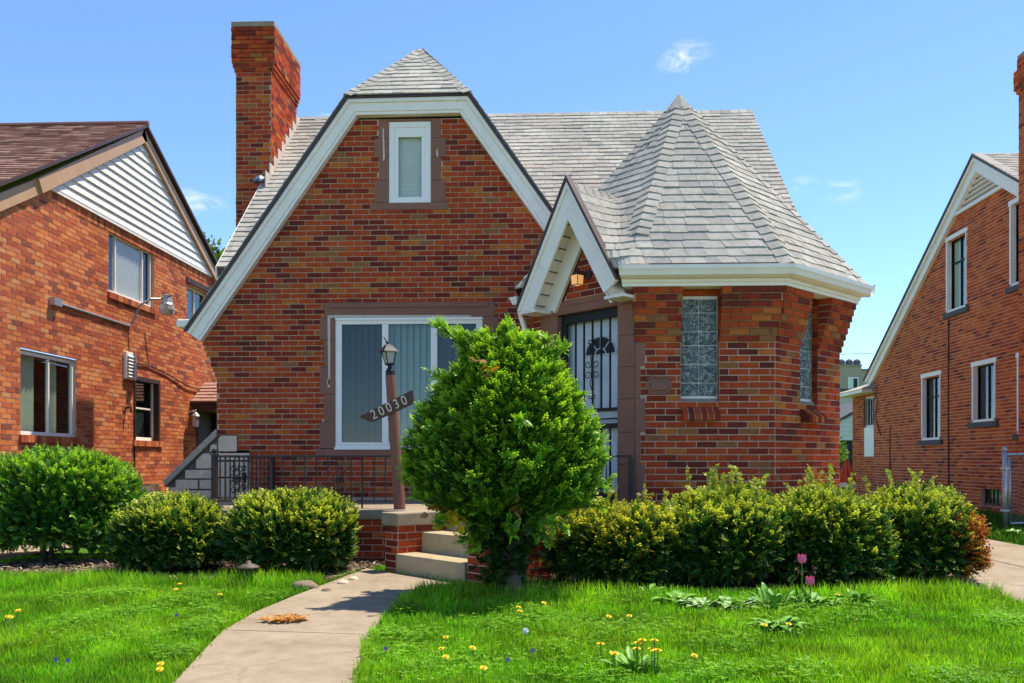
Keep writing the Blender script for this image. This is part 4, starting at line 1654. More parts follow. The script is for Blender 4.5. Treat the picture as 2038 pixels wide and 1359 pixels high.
# ================================================================== PORCH
porch = thing('front_porch', 'raised concrete and brick porch with angled steps at the front door', 'porch', (-1.2, 8.9, 0))
q2 = 1 / math.sqrt(2)
SD = Vector((q2, q2))                        # up the stairs, into the porch
SS = Vector((q2, -q2))                       # along each step, left to right
SC = Vector((-1.40, 8.03))                   # outer front corner of the left cheek wall
SW, CHW, TR = 1.02, 0.205, 0.30              # stair width, cheek thickness, tread
stair0 = SC + SS * CHW * 0.0
def sp(a, b, z):
    p = SC + SS * a + SD * b
    return (p.x, p.y, z)
# deck outline: front wall left, stair line, right front
deck_back = YM - 0.015
d1 = SC + SD * 0.62
PL = -3.74
dfl = (PL, 8.92)
dfr = (0.86, 8.92)
top_line = [dfl, (-1.60, 8.92), tuple(SC + SD * 0.66 - SS * CHW), tuple(SC + SD * 0.66 + SS * (SW + CHW)), dfr, tuple(P1 + Vector((-.006, -.01))), tuple(P0 + Vector((-.006, -.006))), (-0.18, deck_back), (PL, deck_back)]
s = MB()
s.prism([(x, y, DECK - 0.10) for x, y in top_line], [(x, y, DECK - 0.002) for x, y in top_line])
s.build('deck_slab', 'concrete', porch, bevel=0.01)
zp0 = DECK - 0.10 - 7 * 0.0665
for F_, L_, sd_ in ((Frame((PL, 8.95), (1, 0)), 2.3, 41), (Frame((PL, deck_back), (0, -1)), deck_back - 8.95, 42), (Frame((-0.05, 8.95), (1, 0)), 0.9, 43)):
    b_, m_ = bricks_of(F_, zp0, DECK - 0.10, (0, L_), [], [], 0.0665, seed=sd_)
    pw = MB()
    mortar_sheet(pw, F_, m_)
    pw_o = pw.build('porch_wall', 'mortar', porch)
    for c, o in b_:
        mb = MB()
        brick_solid(mb, F_, c, o, cham=0.003)
        mb.build('brick', 'brick_red', pw_o)
# steps
for k in range(2):
    s = MB()
    z1 = 0.185 * (k + 1)
    b0 = -0.03 + TR * k
    a = [sp(-0.0 + .003, b0, 0 if k == 0 else 0.1), sp(SW - .003, b0, 0 if k == 0 else 0.1), sp(SW - .003, 0.9, 0 if k == 0 else 0.1), sp(.003, 0.9, 0 if k == 0 else 0.1)]
    b = [(x, y, z1) for x, y, z in a]
    s.prism(a, b)
    s.build('step', 'step_concrete', porch, bevel=0.012)
s = MB()
s.prism([sp(.003, 0.57, .2), sp(SW - .003, 0.57, .2), sp(SW - .003, 0.9, .2), sp(.003, 0.9, .2)], [sp(.003, 0.57, DECK), sp(SW - .003, 0.57, DECK), sp(SW - .003, 0.9, DECK), sp(.003, 0.9, DECK)])
s.build('step', 'step_concrete', porch, bevel=0.012)
# cheek walls with concrete copings
for nm, a0 in (('left', -CHW), ('right', SW)):
    cm = MB()
    fr_ = []
    c0, c1 = SC + SS * a0, SC + SS * (a0 + CHW)
    le = 0.80
    for O_, U_, L_ in ((c0, SS, CHW), (c1, SD, le), (c0 + SD * le, -SD, le)):
        F_ = Frame(O_, U_)
        bl, ml = bricks_of(F_, 0.44 - 7 * 0.0665, 0.44, (0, L_), [], [], 0.0665, seed=51 + len(fr_))
        mortar_sheet(cm, F_, ml)
        fr_.append((F_, bl))
    co = cm.build('cheek_wall', 'mortar', porch)
    for F_, bl in fr_:
        for c, o in bl:
            mb = MB()
            brick_solid(mb, F_, c, o, cham=0.003)
            mb.build('brick', 'brick_red', co)
    s = MB()
    g = 0.03
    ring = [sp(a0 - g, -g, 0), sp(a0 + CHW + g, -g, 0), sp(a0 + CHW + g, le + .05, 0), sp(a0 - g, le + .05, 0)]
    s.prism([(x, y, 0.4405) for x, y, z in ring], [(x, y, 0.562) for x, y, z in ring])
    s.build('coping', 'concrete', co, bevel=0.012)


# ================================================================== RAILINGS
def rail(root, A, B, zt, zb, spacing, ornaments=(), foot=True):
    A, B = Vector((A[0], A[1], 0)), Vector((B[0], B[1], 0))
    d = (B - A).normalized()
    L = (B - A).length
    nrm = Vector((-d.y, d.x, 0))
    for z, h, w, nm in ((zt, 0.022, 0.016, 'top_rail'), (zb, 0.016, 0.012, 'bottom_rail')):
        s = MB()
        a = [A + nrm * w + Vector((0, 0, z)), B + nrm * w + Vector((0, 0, z)), B - nrm * w + Vector((0, 0, z)), A - nrm * w + Vector((0, 0, z))]
        s.prism(a, [p + Vector((0, 0, h)) for p in a])
        s.build(nm, 'iron', root, bevel=0.003)
    k = int(round(L / spacing))
    for i in range(1, k):
        p = A + d * (L * i / k)
        if any(abs(L * i / k - o) < spacing * 0.6 for o in ornaments):
            continue
        s = MB()
        a = [p + d * .0065 + nrm * .0065, p - d * .0065 + nrm * .0065, p - d * .0065 - nrm * .0065, p + d * .0065 - nrm * .0065]
        s.prism([q + Vector((0, 0, zb + .01)) for q in a], [q + Vector((0, 0, zt)) for q in a])
        s.build('baluster', 'iron', root)
    for o in ornaments:
        F = Frame(A + d * o, d)
        s = MB()
        mid = (zt + zb) / 2
        for sg in (1, -1):
            for cz, st in ((mid + .12, 1), (mid - .12, -1), (mid + .03, -1), (mid - .03, 1)):
                s.tube(spiral(F, sg * 0.042, cz, 0.04, 1.1, math.pi if sg > 0 else 0, sg * st, 0), 0.006, 5)
            s.tube([F.p(sg * .012, zt, 0), F.p(sg * .03, mid + .2, 0), F.p(sg * .01, mid + .12, 0), F.p(sg * .04, mid, 0), F.p(sg * .01, mid - .12, 0), F.p(sg * .03, mid - .2, 0), F.p(sg * .01, zb, 0)], 0.006, 5)
        for i in range(6):
            a = R(60 * i + 15)
            s.tube([F.p(0, mid, 0.01), F.p(.03 * math.cos(a), mid + .03 * math.sin(a), .014), F.p(.055 * math.cos(a + .3), mid + .055 * math.sin(a + .3), .01)], [0.004, 0.012, 0.003], 5)
        s.build('scroll_panel', 'iron', root)


def rail_post(root, x, y, z0, z1, w=0.022, ball=False):
    s = MB()
    s.box((x - w, y - w, z0), (x + w, y + w, z1))
    p = s.build('post', 'iron', root, bevel=0.003)
    if ball:
        s = MB()
        s.box((x - w * 1.5, y - w * 1.5, z1 + .0005), (x + w * 1.5, y + w * 1.5, z1 + .014))
        s.lathe((x, y, z1 + .0145), [(0.008, 0), (0.012, .006), (0.027, .02), (0.031, .034), (0.024, .052), (0.006, .06)], 10)
        s.build('ball_finial', 'iron', p, smooth=False)


rl = thing('porch_railing', 'low brown iron railing with scrolls along the porch front below the picture window', 'railing', (-3.62, 9.25, DECK))
RZT, RZB = 1.088, 0.605
rail(rl, (-3.62, 9.25), (-1.62, 9.25), RZT, RZB, 0.125, (0.25, 1.38))
rail(rl, (-3.62, 9.27), (-3.62, 11.20), RZT, RZB, 0.15, (0.9,))
rail_post(rl, -3.62, 9.25, DECK - .002, 1.11, 0.026, True)
rail_post(rl, -3.62, 11.22, DECK - .002, 1.10, 0.026)
for x in (-1.62, -2.0):
    rail_post(rl, x, 9.25, DECK - .002, RZT, 0.009)
rr_ = thing('porch_railing', 'short black iron railing beside the front door at the turret corner', 'railing', (0.86, 8.98, DECK))
rail(rr_, (0.10, 8.99), (0.86, 8.99), RZT, RZB, 0.13)
rail_post(rr_, 0.86, 8.99, DECK - .002, RZT, 0.02)
rail_post(rr_, 0.09, 8.99, DECK - .002, RZT, 0.02)

# ================================================================== LAMP POST WITH HOUSE NUMBER
lp = thing('lamp_post', 'leaning brown wooden lamp post with house number board at the porch steps', 'lamp post', (-1.56, 9.07, DECK))
base = Vector((-1.56, 9.07, DECK - 0.002))
topp = Vector((-1.665, 9.09, 1.955))
s = MB()
s.tube([base, base.lerp(topp, .3), base.lerp(topp, .7), topp], [0.063, 0.058, 0.056, 0.053], 14)
post_o = s.build('post', 'wood_post', lp)
ax = (topp - base).normalized()
s = MB()
s.tube([topp - ax * .01, topp + ax * 0.05, topp + ax * .075], [0.050, 0.046, 0.03], 12)
s.tube([topp + ax * .075, topp + ax * .095, topp + ax * 0.125], [0.022, 0.02, 0.045], 10)
lh = s.build('lamp_head', 'black_metal', lp)
b0 = topp + ax * 0.118
mats = Matrix.Rotation(R(33), 3, 'Z')
def lq(r, h, tip=ax):
    return [b0 + ax * h * .88 + mats @ Vector((x * r * .84, y * r * .84, 0)) for x, y in ((-1, -1), (1, -1), (1, 1), (-1, 1))]
s = MB()
s.prism(lq(0.036, 0.0), lq(0.064, 0.145))
s.build('lamp_glass', 'frosted_glass', lh)
s = MB()
a_, c_ = lq(0.038, 0.0), lq(0.067, 0.148)
for i in range(4):
    s.tube([a_[i], c_[i]], 0.006, 5)
s.prism(lq(0.045, -0.012), lq(0.045, 0.004))
s.prism(lq(0.10, 0.148), lq(0.092, 0.16))
s.prism(lq(0.092, 0.16), lq(0.055, 0.205))
s.prism(lq(0.055, 0.205), lq(0.035, 0.235))
s.prism(lq(0.035, 0.235), lq(0.012, 0.245))
s.tube([b0 + ax * .21, b0 + ax * .235 + Vector((-.01, 0, 0)), b0 + ax * .25 + Vector((-.018, 0, 0)), b0 + ax * .29 + Vector((-.04, 0, 0))], [0.012, 0.016, 0.007, 0.006], 7)
s.build('lamp_cage', 'black_metal', lh)
# number board, tilted
bc_ = base.lerp(topp, 0.70) + Vector((-0.04, -0.067, 0.075))
ang = R(24.5)
du = Vector((math.cos(ang), -0.03, math.sin(ang)))
dv = Vector((-math.sin(ang), 0, math.cos(ang)))
def sb_(u, v, n):
    p = bc_ + du * u + dv * v + Vector((0, -n, 0))
    return (p.x, p.y, p.z)
s = MB()
out_l = [(-0.325, 0.045), (0.315, 0.065), (0.285, -0.045), (0.245, -0.075), (-0.20, -0.07), (-0.23, -0.06)]
s.prism([sb_(u, v, 0) for u, v in out_l], [sb_(u, v, 0.02) for u, v in out_l])
sg_o = s.build('number_board', 'sign_wood', lp, bevel=0.003)
sg_o['label'] = 'tilted pointed wooden board reading 20030'
for i, ch in enumerate('20030'):
    cu = bpy.data.curves.new('digit', 'FONT')
    cu.body = ch
    cu.size = 0.14
    cu.extrude = 0.004
    cu.bevel_depth = 0.0012
    cu.offset = -0.0012
    cu.align_x = 'CENTER'
    cu.align_y = 'CENTER'
    tmp = bpy.data.objects.new('digit', cu)
    col.objects.link(tmp)
    dg = bpy.context.evaluated_depsgraph_get()
    me = bpy.data.meshes.new_from_object(tmp.evaluated_get(dg))
    bpy.data.objects.remove(tmp)
    me.name = 'digit'
    uu = -0.165 + i * 0.088
    M = Matrix(((du.x * .85, dv.x, 0, 0), (du.y, dv.y, -1, 0), (du.z * .85, dv.z, 0, 0), (0, 0, 0, 1)))
    pos = Vector(sb_(uu, -0.005, 0.0245))
    me.transform(Matrix.Translation(pos) @ M)
    me.materials.clear()
    link('digit', me, 'cream_paint', sg_o)

# ================================================================== NEIGHBOUR ON THE LEFT
nl = thing('neighbour_house', 'sunlit orange brick house with white sided gable and brown shingled roof', 'house', (-7.1, 14.7, 0))
XL = -7.1
FN = Frame((XL, 0), (0, 1))                # u = y
openL = dict(low=(11.36, 12.74, 1.40, 2.55), up=(13.70, 15.30, 3.78, 4.80), mid=(14.56, 15.56, 1.40, 2.51), bas=(14.70, 15.50, 0.26, 0.60), far=(16.75, 17.9, 3.75, 4.55), door=(17.3, 18.3, 0.3, 2.25))
holesL = [v for v in openL.values()]
rk_l = half_below((10.0, 4.02), (11.95, 5.06))
wl_m = MB()
nb_b, nb_m = bricks_of(FN, 0.0, 4.95, (9.6, 19.2), holesL, [rk_l], 0.0695, 0.2125, 0.012, seed=61)
mortar_sheet(wl_m, FN, nb_m)
FNF = Frame((-16, 9.6), (1, 0))
nf_b, nf_m = bricks_of(FNF, 0.0, 3.6, (0, 8.9), [], [], 0.0695, seed=62)
mortar_sheet(wl_m, FNF, nf_m)
nlw = wl_m.build('wall', 'mortar_pale', nl)
lay_bricks(nlw, nl, [(FN, nb_b), (FNF, nf_b)], 'brick_orange', 300)
# siding boards of the gable
AP = (14.74, 6.84)
sl_c = [half_below((11.5, 4.83), (AP[0], AP[1] - .14)), half_below((AP[0], AP[1] - .14), (18.35, 4.92))]
zk = 4.95
while zk < 6.75:
    q = clip([(11.0, zk), (19, zk), (19, zk + .138), (11.0, zk + .138)], sl_c)
    if len(q) >= 3 and area(q) > 0.004:
        s = MB()
        zlo = min(p[1] for p in q)
        a = [FN.p(u, z, 0.055 - (z - zlo) / 0.138 * 0.028) for u, z in q]
        b = [FN.p(u, z, 0.0) for u, z in q]
        s.prism(b, a)
        s.build('siding_board', 'siding_white', nl)
    zk += 0.136
s = MB()
FN.box(s, 11.7, 18.3, 4.90, 4.949, -0.02, 0.05)
s.build('siding_trim', 'siding_white', nl)
# soldier course below the siding
s_i = 11.95
mbs = MB()
while s_i < 18.4:
    FN.box(mbs, s_i + .005, s_i + .063, 4.76, 4.895, 0.0, 0.014)
    s_i += .0685
tag(mbs.build('soldier_bricks', 'brick_orange', nl), kind='stuff')
# rakes and roof
for pts in ([(9.4, 3.60), (AP[0], AP[1])],):
    pass
r1 = MB()
for q in strip([(9.3, 3.66), (11.72, 5.02)], 0.03, 0.24):
    FN.poly(r1, q, 0.0, 0.06)
r1.build('rake_board', 'tan_paint', nl, bevel=0.004)
r1 = MB()
for q in strip([(11.60, 4.965), (AP[0], AP[1])], 0.03, 0.24):
    FN.poly(r1, q, 0.02, 0.10)
r1.build('rake_board', 'tan_paint', nl, bevel=0.004)
r1 = MB()
for q in strip([(AP[0], AP[1]), (18.5, 4.82)], 0.02, 0.20):
    FN.poly(r1, q, 0.02, 0.10)
r1.build('rake_board', 'tan_paint', nl, bevel=0.004)
rfm = MB()
ef, eb = (9.1, 3.62), (18.55, 4.86)
for pa, pb_ in ((ef, AP), (AP, eb)):
    rfm.prism([(XL + .16, pa[0], pa[1]), (XL + .16, pb_[0], pb_[1]), (-16.5, pb_[0], pb_[1]), (-16.5, pa[0], pa[1])],
              [(XL + .16, pa[0], pa[1] + .05), (XL + .16, pb_[0], pb_[1] + .05), (-16.5, pb_[0], pb_[1] + .05), (-16.5, pa[0], pa[1] + .05)])
nlr = rfm.build('roof', 'brown_paint', nl)
O = Vector((-16.5, ef[0], ef[1] + .052))
V = Vector((0, AP[0] - ef[0], AP[1] - ef[1])).normalized()
vl = Vector((0, AP[0] - ef[0], AP[1] - ef[1])).length
mb = MB()
for q, vb, lift in shingle_polys([(-1, 0, 0), (1, 0, 16.5 + XL + .15), (0, 1, vl)], 4.0, 16.5 + XL + .2, 0, vl, 0.135, 0.12, 0.32, 66):
    shingle_add(mb, O, Vector((1, 0, 0)), V, q, vb, lift, 0.135)
tag(mb.build('shingle_field', 'shingle_brown', nlr), kind='stuff')
s = MB()
s.tube([(-16.5, AP[0], AP[1] + .06), (XL + .17, AP[0], AP[1] + .06)], 0.05, 6)
s.build('ridge_cap', 'shingle_brown', nlr)
# windows
def soldier_sill(F, u0, u1, z, root, mat):
    mb = MB()
    k = int((u1 - u0) / 0.07)
    for i in range(k):
        a = u0 + (u1 - u0) * i / k
        F.box(mb, a + .004, a + (u1 - u0) / k - .004, z - .10, z, -0.05, 0.045)
    tag(mb.build('sill_bricks', mat, root), kind='stuff')


o = openL['low']
window(nl, FN, *o, frame=0.05, vbars=(12.10,), depth=0.035, blind='curtain', slats=[(11.5, 12.0), (12.40, 12.55)], blind_at=0.16, fmat='white_vinyl', label='lower sliding window with pale curtains')
soldier_sill(FN, 11.32, 12.78, 1.398, nl, 'brick_orange')
o = openL['up']
window(nl, FN, *o, frame=0.05, vbars=(14.02, 14.98), depth=0.04, blind='curtain', slats=[(13.74, 13.88), (14.02, 14.98)], blind_at=0.055, pmat='pane_clear', fmat='white_vinyl', label='wide upper window under the siding')
soldier_sill(FN, 13.66, 15.34, 3.778, nl, 'brick_orange')
o = openL['mid']
window(nl, FN, *o, frame=0.06, hbars=(1.97,), depth=0.10, fmat='white_vinyl', label='small double-hung window')
s = MB()
for a, b, c, d in ((o[0] - .0, o[1], o[3] - .07, o[3]), (o[1] - .07, o[1], o[2], o[3] - .0705), (o[0], o[0] + .05, o[2], o[3] - .0705)):
    FN.box(s, a, b, c, d, -0.08, 0.012)
s.build('window_casing', 'dark_wood', nl)
soldier_sill(FN, 14.5, 15.62, 1.398, nl, 'brick_orange')
o = openL['far']
window(nl, FN, *o, frame=0.06, vbars=(17.3,), depth=0.08, fmat='white_vinyl', label='small upper window half hidden by the roof edge')
s = MB()
FN.box(s, 16.7, 17.95, 4.56, 4.66, -.02, .03)
s.build('window_lintel', 'dark_wood', nl)
o = openL['bas']
w_ = window(nl, FN, o[0], o[1], o[2], o[3], frame=0.09, vbars=(15.0, 15.25), depth=0.05, fmat='white_vinyl', label='small basement window')
o = openL['door']
s = MB()
FN.box(s, o[0], o[1], o[2], o[3], -0.14, -0.10)
s.build('side_door', 'dark_wood', nl)
s = MB()
for a, b, c, d in ((o[0] - .1, o[0], o[2], o[3]), (o[1], o[1] + .1, o[2], o[3]), (o[0] - .1, o[1] + .1, o[3], o[3] + .12)):
    FN.box(s, a, b, c, d, -0.14, 0.03)
s.build('door_casing', 'dark_wood', nl)
HX0, HX1 = XL + 0.02, XL + 1.35              # little shake hood over the side door, sloping towards the front
s = MB()
pr = [(16.92, 2.20), (16.92, 2.06), (18.6, 2.06), (18.6, 2.62), (17.55, 2.62)]
s.prism([(HX0, y_, z_) for y_, z_ in pr], [(HX1, y_, z_) for y_, z_ in pr])
hood = s.build('door_hood', 'dark_wood', nl)
for k in range(6):
    t0, t1 = k / 6, min((k + 1.12) / 6, 1)
    ya, za, yb_, zb_ = 16.86 + .70 * t0, 2.19 + .44 * t0, 16.86 + .70 * t1, 2.19 + .44 * t1
    x_ = HX0 - 0.0
    rdh = random.Random(k)
    while x_ < HX1 + .04:
        w_ = rdh.uniform(.12, .26)
        s = MB()
        j_ = rdh.uniform(-.012, .012)
        pr = [(ya + j_, za + .012), (ya + j_, za + .045), (yb_, zb_ + .022), (yb_, zb_ + .004)]
        s.prism([(x_ + .003, y_, z_) for y_, z_ in pr], [(min(x_ + w_, HX1 + .05) - .003, y_, z_) for y_, z_ in pr])
        s.build('shake', 'cedar_shake', hood)
        x_ += w_
for dx in (0.12, 1.2):
    s = MB()
    s.tube([(XL + dx, 17.85, 1.55), (XL + dx + (.6 if dx < .5 else -.6), 17.0, 2.08)], 0.035, 4)
    s.build('brace', 'weathered_wood', hood)
s = MB()
s.tube([FN.p(16.75, 1.98, .02), FN.p(16.75, 2.03, .12), FN.p(16.75, 1.98, .17)], 0.014, 6)
s.lathe(FN.p(16.75, 1.70, .17), [(0.03, 0), (0.075, .02), (0.06, .20), (0.085, .22), (0.05, .27), (0.012, .30), (0.02, .33), (.004, .36)], 6)
s.build('wall_lantern', 'galvanised', nl)
# flood lamp on a conduit arm
s = MB()
FN.box(s, 12.02, 12.22, 3.27, 3.38, 0.0, 0.09)
s.tube([FN.p(12.2, 3.325, .03), FN.p(14.25, 3.325, .03), FN.p(14.36, 3.335, .035), FN.p(14.42, 3.42, .05), FN.p(14.45, 3.70, .16), FN.p(14.55, 3.82, .30), FN.p(14.70, 3.85, .44)], 0.02, 7)
fl = s.build('conduit_arm', 'galvanised', nl)
s = MB()
s.lathe(FN.p(14.74, 3.56, .50), [(0.02, 0), (0.10, 0.02), (0.125, .10), (0.115, .19)], 12)
s.build('lamp_refractor', 'frosted_glass', fl, smooth=False)
s = MB()
s.lathe(FN.p(14.74, 3.75, .50), [(0.12, 0), (0.10, .03), (0.075, .13), (0.085, .16), (0.03, .18)], 12)
s.build('lamp_housing', 'galvanised', fl)
# louvred vent cover
s = MB()
FN.box(s, 14.18, 14.53, 2.42, 2.88, 0.0, 0.06)
v = s.build('wall_vent', 'siding_white', nl, bevel=0.01)
for k in range(7):
    s = MB()
    pr = [(0.06, 2.46 + k * .056), (0.095, 2.455 + k * .056), (0.061, 2.50 + k * .056)]
    s.prism([FN.p(14.21, z, n_) for n_, z in pr], [FN.p(14.50, z, n_) for n_, z in pr])
    s.build('louvre', 'siding_white', v)
s = MB()
s.tube([FN.p(14.55, 0.75, .02), FN.p(14.54, 2.6, .02), FN.p(14.62, 2.72, .03), FN.p(15.0, 2.74, .03), FN.p(15.8, 2.66, .03), FN.p(16.6, 2.52, .04), FN.p(18.2, 2.42, .04)], 0.012, 5)
s.tube([FN.p(15.05, 2.75, .03), FN.p(15.0, 3.0, .02), FN.p(14.93, 3.3, .02)], 0.008, 5)
s.build('wall_cable', 'black_metal', nl)
s = MB()
s.tube([FN.p(14.25, 1.93, 0), FN.p(14.25, 1.95, .09), FN.p(14.25, 1.86, .11)], 0.022, 6)
s.tube([FN.p(14.19, 2.0, .06), FN.p(14.31, 2.0, .06)], 0.012, 6)
s.build('hose_tap', 'iron', nl)

# ================================================================== NEIGHBOUR ON THE RIGHT
nr = thing('neighbour_house', 'red brick house with white rake trim and louvred gable past the driveway', 'house', (8.7, 17.8, 0))
XN = 8.7
FQ = Frame((XN, 0), (0, -1))               # u = -y
def yy(a, b):
    return (-max(a, b), -min(a, b))
openR = [(*yy(18.31, 19.21), 4.26, 5.80), (*yy(15.9, 16.62), 4.32, 5.83), (*yy(19.50, 20.45), 1.53, 2.95), (*yy(17.15, 18.06), 1.84, 2.96), (*yy(15.4, 16.36), 1.56, 2.95), (*yy(16.95, 17.72), 0.14, 0.52), (*yy(19.0, 19.5), 0.14, 0.46)]
apR = (-17.8, 7.18)
cR = [half_below((-23.6, 3.28), (apR[0], apR[1] - .1)), half_below((apR[0], apR[1] - .1), (-9.0, 1.6))]
wr = MB()
rb_b, rb_m = bricks_of(FQ, 0.0, 6.25, (-23.45, -12.6), openR, cR, 0.0695, 0.2125, 0.015, seed=71)
mortar_sheet(wr, FQ, rb_m)
ax_open = [(*yy(23.45, 24.25), 1.15, 2.80)]
FQ2 = Frame((XN + 0.05, 0), (0, -1))
an_b, an_m = bricks_of(FQ2, 0.0, 2.85, (-25.2, -23.3), ax_open, [], 0.0695, seed=72)
mortar_sheet(wr, FQ2, an_m)
FQ3 = Frame((XN, 12.6), (1, 0))
fr_b, fr_m = bricks_of(FQ3, 0.0, 3.6, (0, 6), [], [], 0.0695, seed=73)
mortar_sheet(wr, FQ3, fr_m)
nrw = wr.build('wall', 'mortar_pale', nr)
lay_bricks(nrw, nr, [(FQ, rb_b), (FQ2, an_b), (FQ3, fr_b)], 'brick_plain', 300)
for o, kw in zip(openR[:5], (dict(vbars=(-18.75,), hbars=(5.3,), blind='curtain', blind_at=.06, lab='upper steel casement window with white shade'),
                             dict(vbars=(-16.2,), hbars=(5.4,), blind='curtain', blind_at=.06, lab='upper window beside the chimney'),
                             dict(vbars=(-19.97,), hbars=(2.5,), blind=None, lab='tall lower window nearest the rear wing'),
                             dict(vbars=(-17.6,), hbars=(), blind=None, lab='short wide lower window'),
                             dict(vbars=(-15.9,), hbars=(), blind=None, lab='lower window at the picture edge'))):
    sl_ = [(o[0] + .06, o[1] - .04)]
    w_ = window(nr, FQ, *o, frame=0.03, vbars=kw['vbars'], hbars=kw['hbars'], fmat='black_metal', depth=0.07, blind=kw['blind'], slats=sl_, blind_at=kw.get('blind_at', .1), label=kw['lab'], bar=0.035, face=0.0)
    s = MB()
    for a, b, c, d in ((o[0] - .04, o[1] + .04, o[3], o[3] + .09), (o[0] - .0, o[0] + .055, o[2], o[3]), (o[1] - .03, o[1], o[2], o[3] - .0), (o[0] - .0, o[1], o[2] - .02, o[2] + .03)):
        FQ.box(s, a, b, c, d, -0.068, 0.03)
    s.build('window_casing', 'white_paint', w_)
    s = MB()
    FQ.box(s, o[0] - .1, o[1] + .1, o[2] - .13, o[2] - .022, -.05, .06)
    s.build('stone_sill', 'roof_felt', w_, bevel=0.006)
for o in openR[5:]:
    w_ = window(nr, FQ, *o, frame=0.06, fmat='brown_stone', depth=0.06, back='curtain', room=0.15, label='barred basement window')
    for k in range(5):
        u = o[0] + .08 + (o[1] - o[0] - .16) * k / 4
        s = MB()
        FQ.box(s, u - .012, u + .012, o[2] + .04, o[3] - .04, -.055, -.035)
        s.build('bar', 'black_metal', w_)
o = ax_open[0]
w_ = window(nr, FQ2, o[0], o[1], 1.95, 2.80, frame=0.06, fmat='white_paint', depth=0.04, label='rear wing window behind iron bars')
for k in range(5):
    u = o[0] + .05 + (o[1] - o[0] - .1) * k / 4
    s = MB()
    FQ2.box(s, u - .012, u + .012, 2.0, 2.72, .03, .05)
    s.build('bar', 'black_metal', w_)
s = MB()
FQ2.box(s, o[0], o[1], 1.15, 1.945, -.05, 0.015)
s.build('infill_panel', 'white_paint', nr)
# rake trim, louvre, roof
tr = MB()
line = [(-23.75, 3.20), (apR[0], apR[1]), (-9.5, 1.95)]
for q in strip(line, 0.02, 0.26):
    FQ.poly(tr, q, 0.0, 0.09)
rkb = tr.build('rake_board', 'white_paint', nr, bevel=0.004)
tr = MB()
for q in strip(line, -0.02, 0.08):
    FQ.poly(tr, q, 0.0, 0.13)
tr.build('rake_molding', 'white_paint', rkb)
tr = MB()
for q in strip(line, -0.06, -0.021):
    FQ.poly(tr, q, -0.05, 0.15)
tr.build('drip_edge', 'black_metal', rkb)
lc = [half_below((-23.75, 2.93), (apR[0], apR[1] - .30)), half_below((apR[0], apR[1] - .30), (-9.5, 1.65))]
s = MB()
FQ.poly(s, clip([(-22, 6.26), (-12, 6.26), (-12, 7.3), (-22, 7.3)], lc), -0.08, -0.05)
s.build('vent_back', 'room_dark', nr)
zk = 6.30
while zk < 6.9:
    q = clip([(-22, zk), (-12, zk), (-12, zk + .075), (-22, zk + .075)], lc)
    if len(q) >= 3:
        s = MB()
        zlo = min(p[1] for p in q)
        s.prism([FQ.p(u, z, -0.05) for u, z in q], [FQ.p(u, z, 0.05 - (z - zlo) * .9) for u, z in q])
        s.build('louvre_slat', 'white_paint', nr)
    zk += 0.098
s = MB()
FQ.box(s, -19.35, -16.3, 6.235, 6.295, 0.0, 0.07)
s.build('vent_sill', 'white_paint', nr)
rm = MB()
XE = XN - .16
for pa, pb_ in (((-23.8, 3.19), apR), (apR, (-9.5, 1.98))):
    rm.prism([(XE, -pa[0], pa[1]), (XE, -pb_[0], pb_[1]), (18, -pb_[0], pb_[1]), (18, -pa[0], pa[1])],
             [(XE, -pa[0], pa[1] + .05), (XE, -pb_[0], pb_[1] + .05), (18, -pb_[0], pb_[1] + .05), (18, -pa[0], pa[1] + .05)])
nrr = rm.build('roof', 'roof_felt', nr)
V = Vector((0, 17.8 - 9.5, 7.18 - 1.98)).normalized()
vl = Vector((0, 17.8 - 9.5, 7.18 - 1.98)).length
mb = MB()
for q, vb, lift in shingle_polys([(-1, 0, 0), (1, 0, 3), (0, 1, vl)], 0, 3, vl - 5, vl, 0.14, 0.12, 0.32, 76):
    shingle_add(mb, Vector((XE, 9.5, 2.032)), Vector((1, 0, 0)), V, q, vb, lift, 0.14)
tag(mb.build('shingle_field', 'shingle_grey', nrr), kind='stuff')
s = MB()                                    # low hip roof of the rear wing
s.prism([(XN - .35, 23.35, 2.86), (XN - .35, 25.5, 2.86), (12, 25.5, 2.86), (12, 23.35, 2.86)], [(XN - .35, 23.35, 2.95), (XN - .35, 25.5, 2.95), (12, 25.5, 2.95), (12, 23.35, 2.95)])
s.build('wing_fascia', 'white_paint', nr)
s = MB()
s.prism([(XN - .38, 23.3, 2.951), (XN - .38, 25.55, 2.951), (12, 25.55, 2.951), (12, 23.3, 2.951)], [(XN + 1.2, 23.31, 3.5), (XN + 1.2, 24.2, 3.5), (12, 24.2, 3.5), (12, 23.31, 3.5)])
s.build('wing_roof', 'shingle_grey', nr)
# chimney of the right house
cmb, cset = MB(), []
rc_off = lambda z: 0.0 if z < 7.55 else (0.03 if z < 7.62 else 0.06 if z < 8.0 else 0.02)
for O_, U_, L_ in (((8.40, 14.3), (1, 0), .5), ((8.40, 15.78), (0, -1), 1.48), ((8.90, 15.78), (-1, 0), .5)):
    F_ = Frame(O_, U_)
    bl, ml = bricks_of(F_, 0.0, 8.2, lambda z, L_=L_: (-rc_off(z), L_ + rc_off(z)), [], [], 0.0695, off=rc_off, seed=80 + len(cset))
    mortar_sheet(cmb, F_, ml)
    cset.append((F_, bl))
rc_o = cmb.build('chimney', 'mortar_pale', nr)
mb = MB()
for F_, bl in cset:
    for c, o in bl:
        brick_solid(mb, F_, c, o)
tag(mb.build('chimney_bricks', 'brick_plain', rc_o), kind='stuff')
s = MB()
s.box((8.38, 14.28, 8.2), (8.92, 15.80, 8.27))
s.build('chimney_cap', 'concrete', rc_o, bevel=0.01)
s = MB()
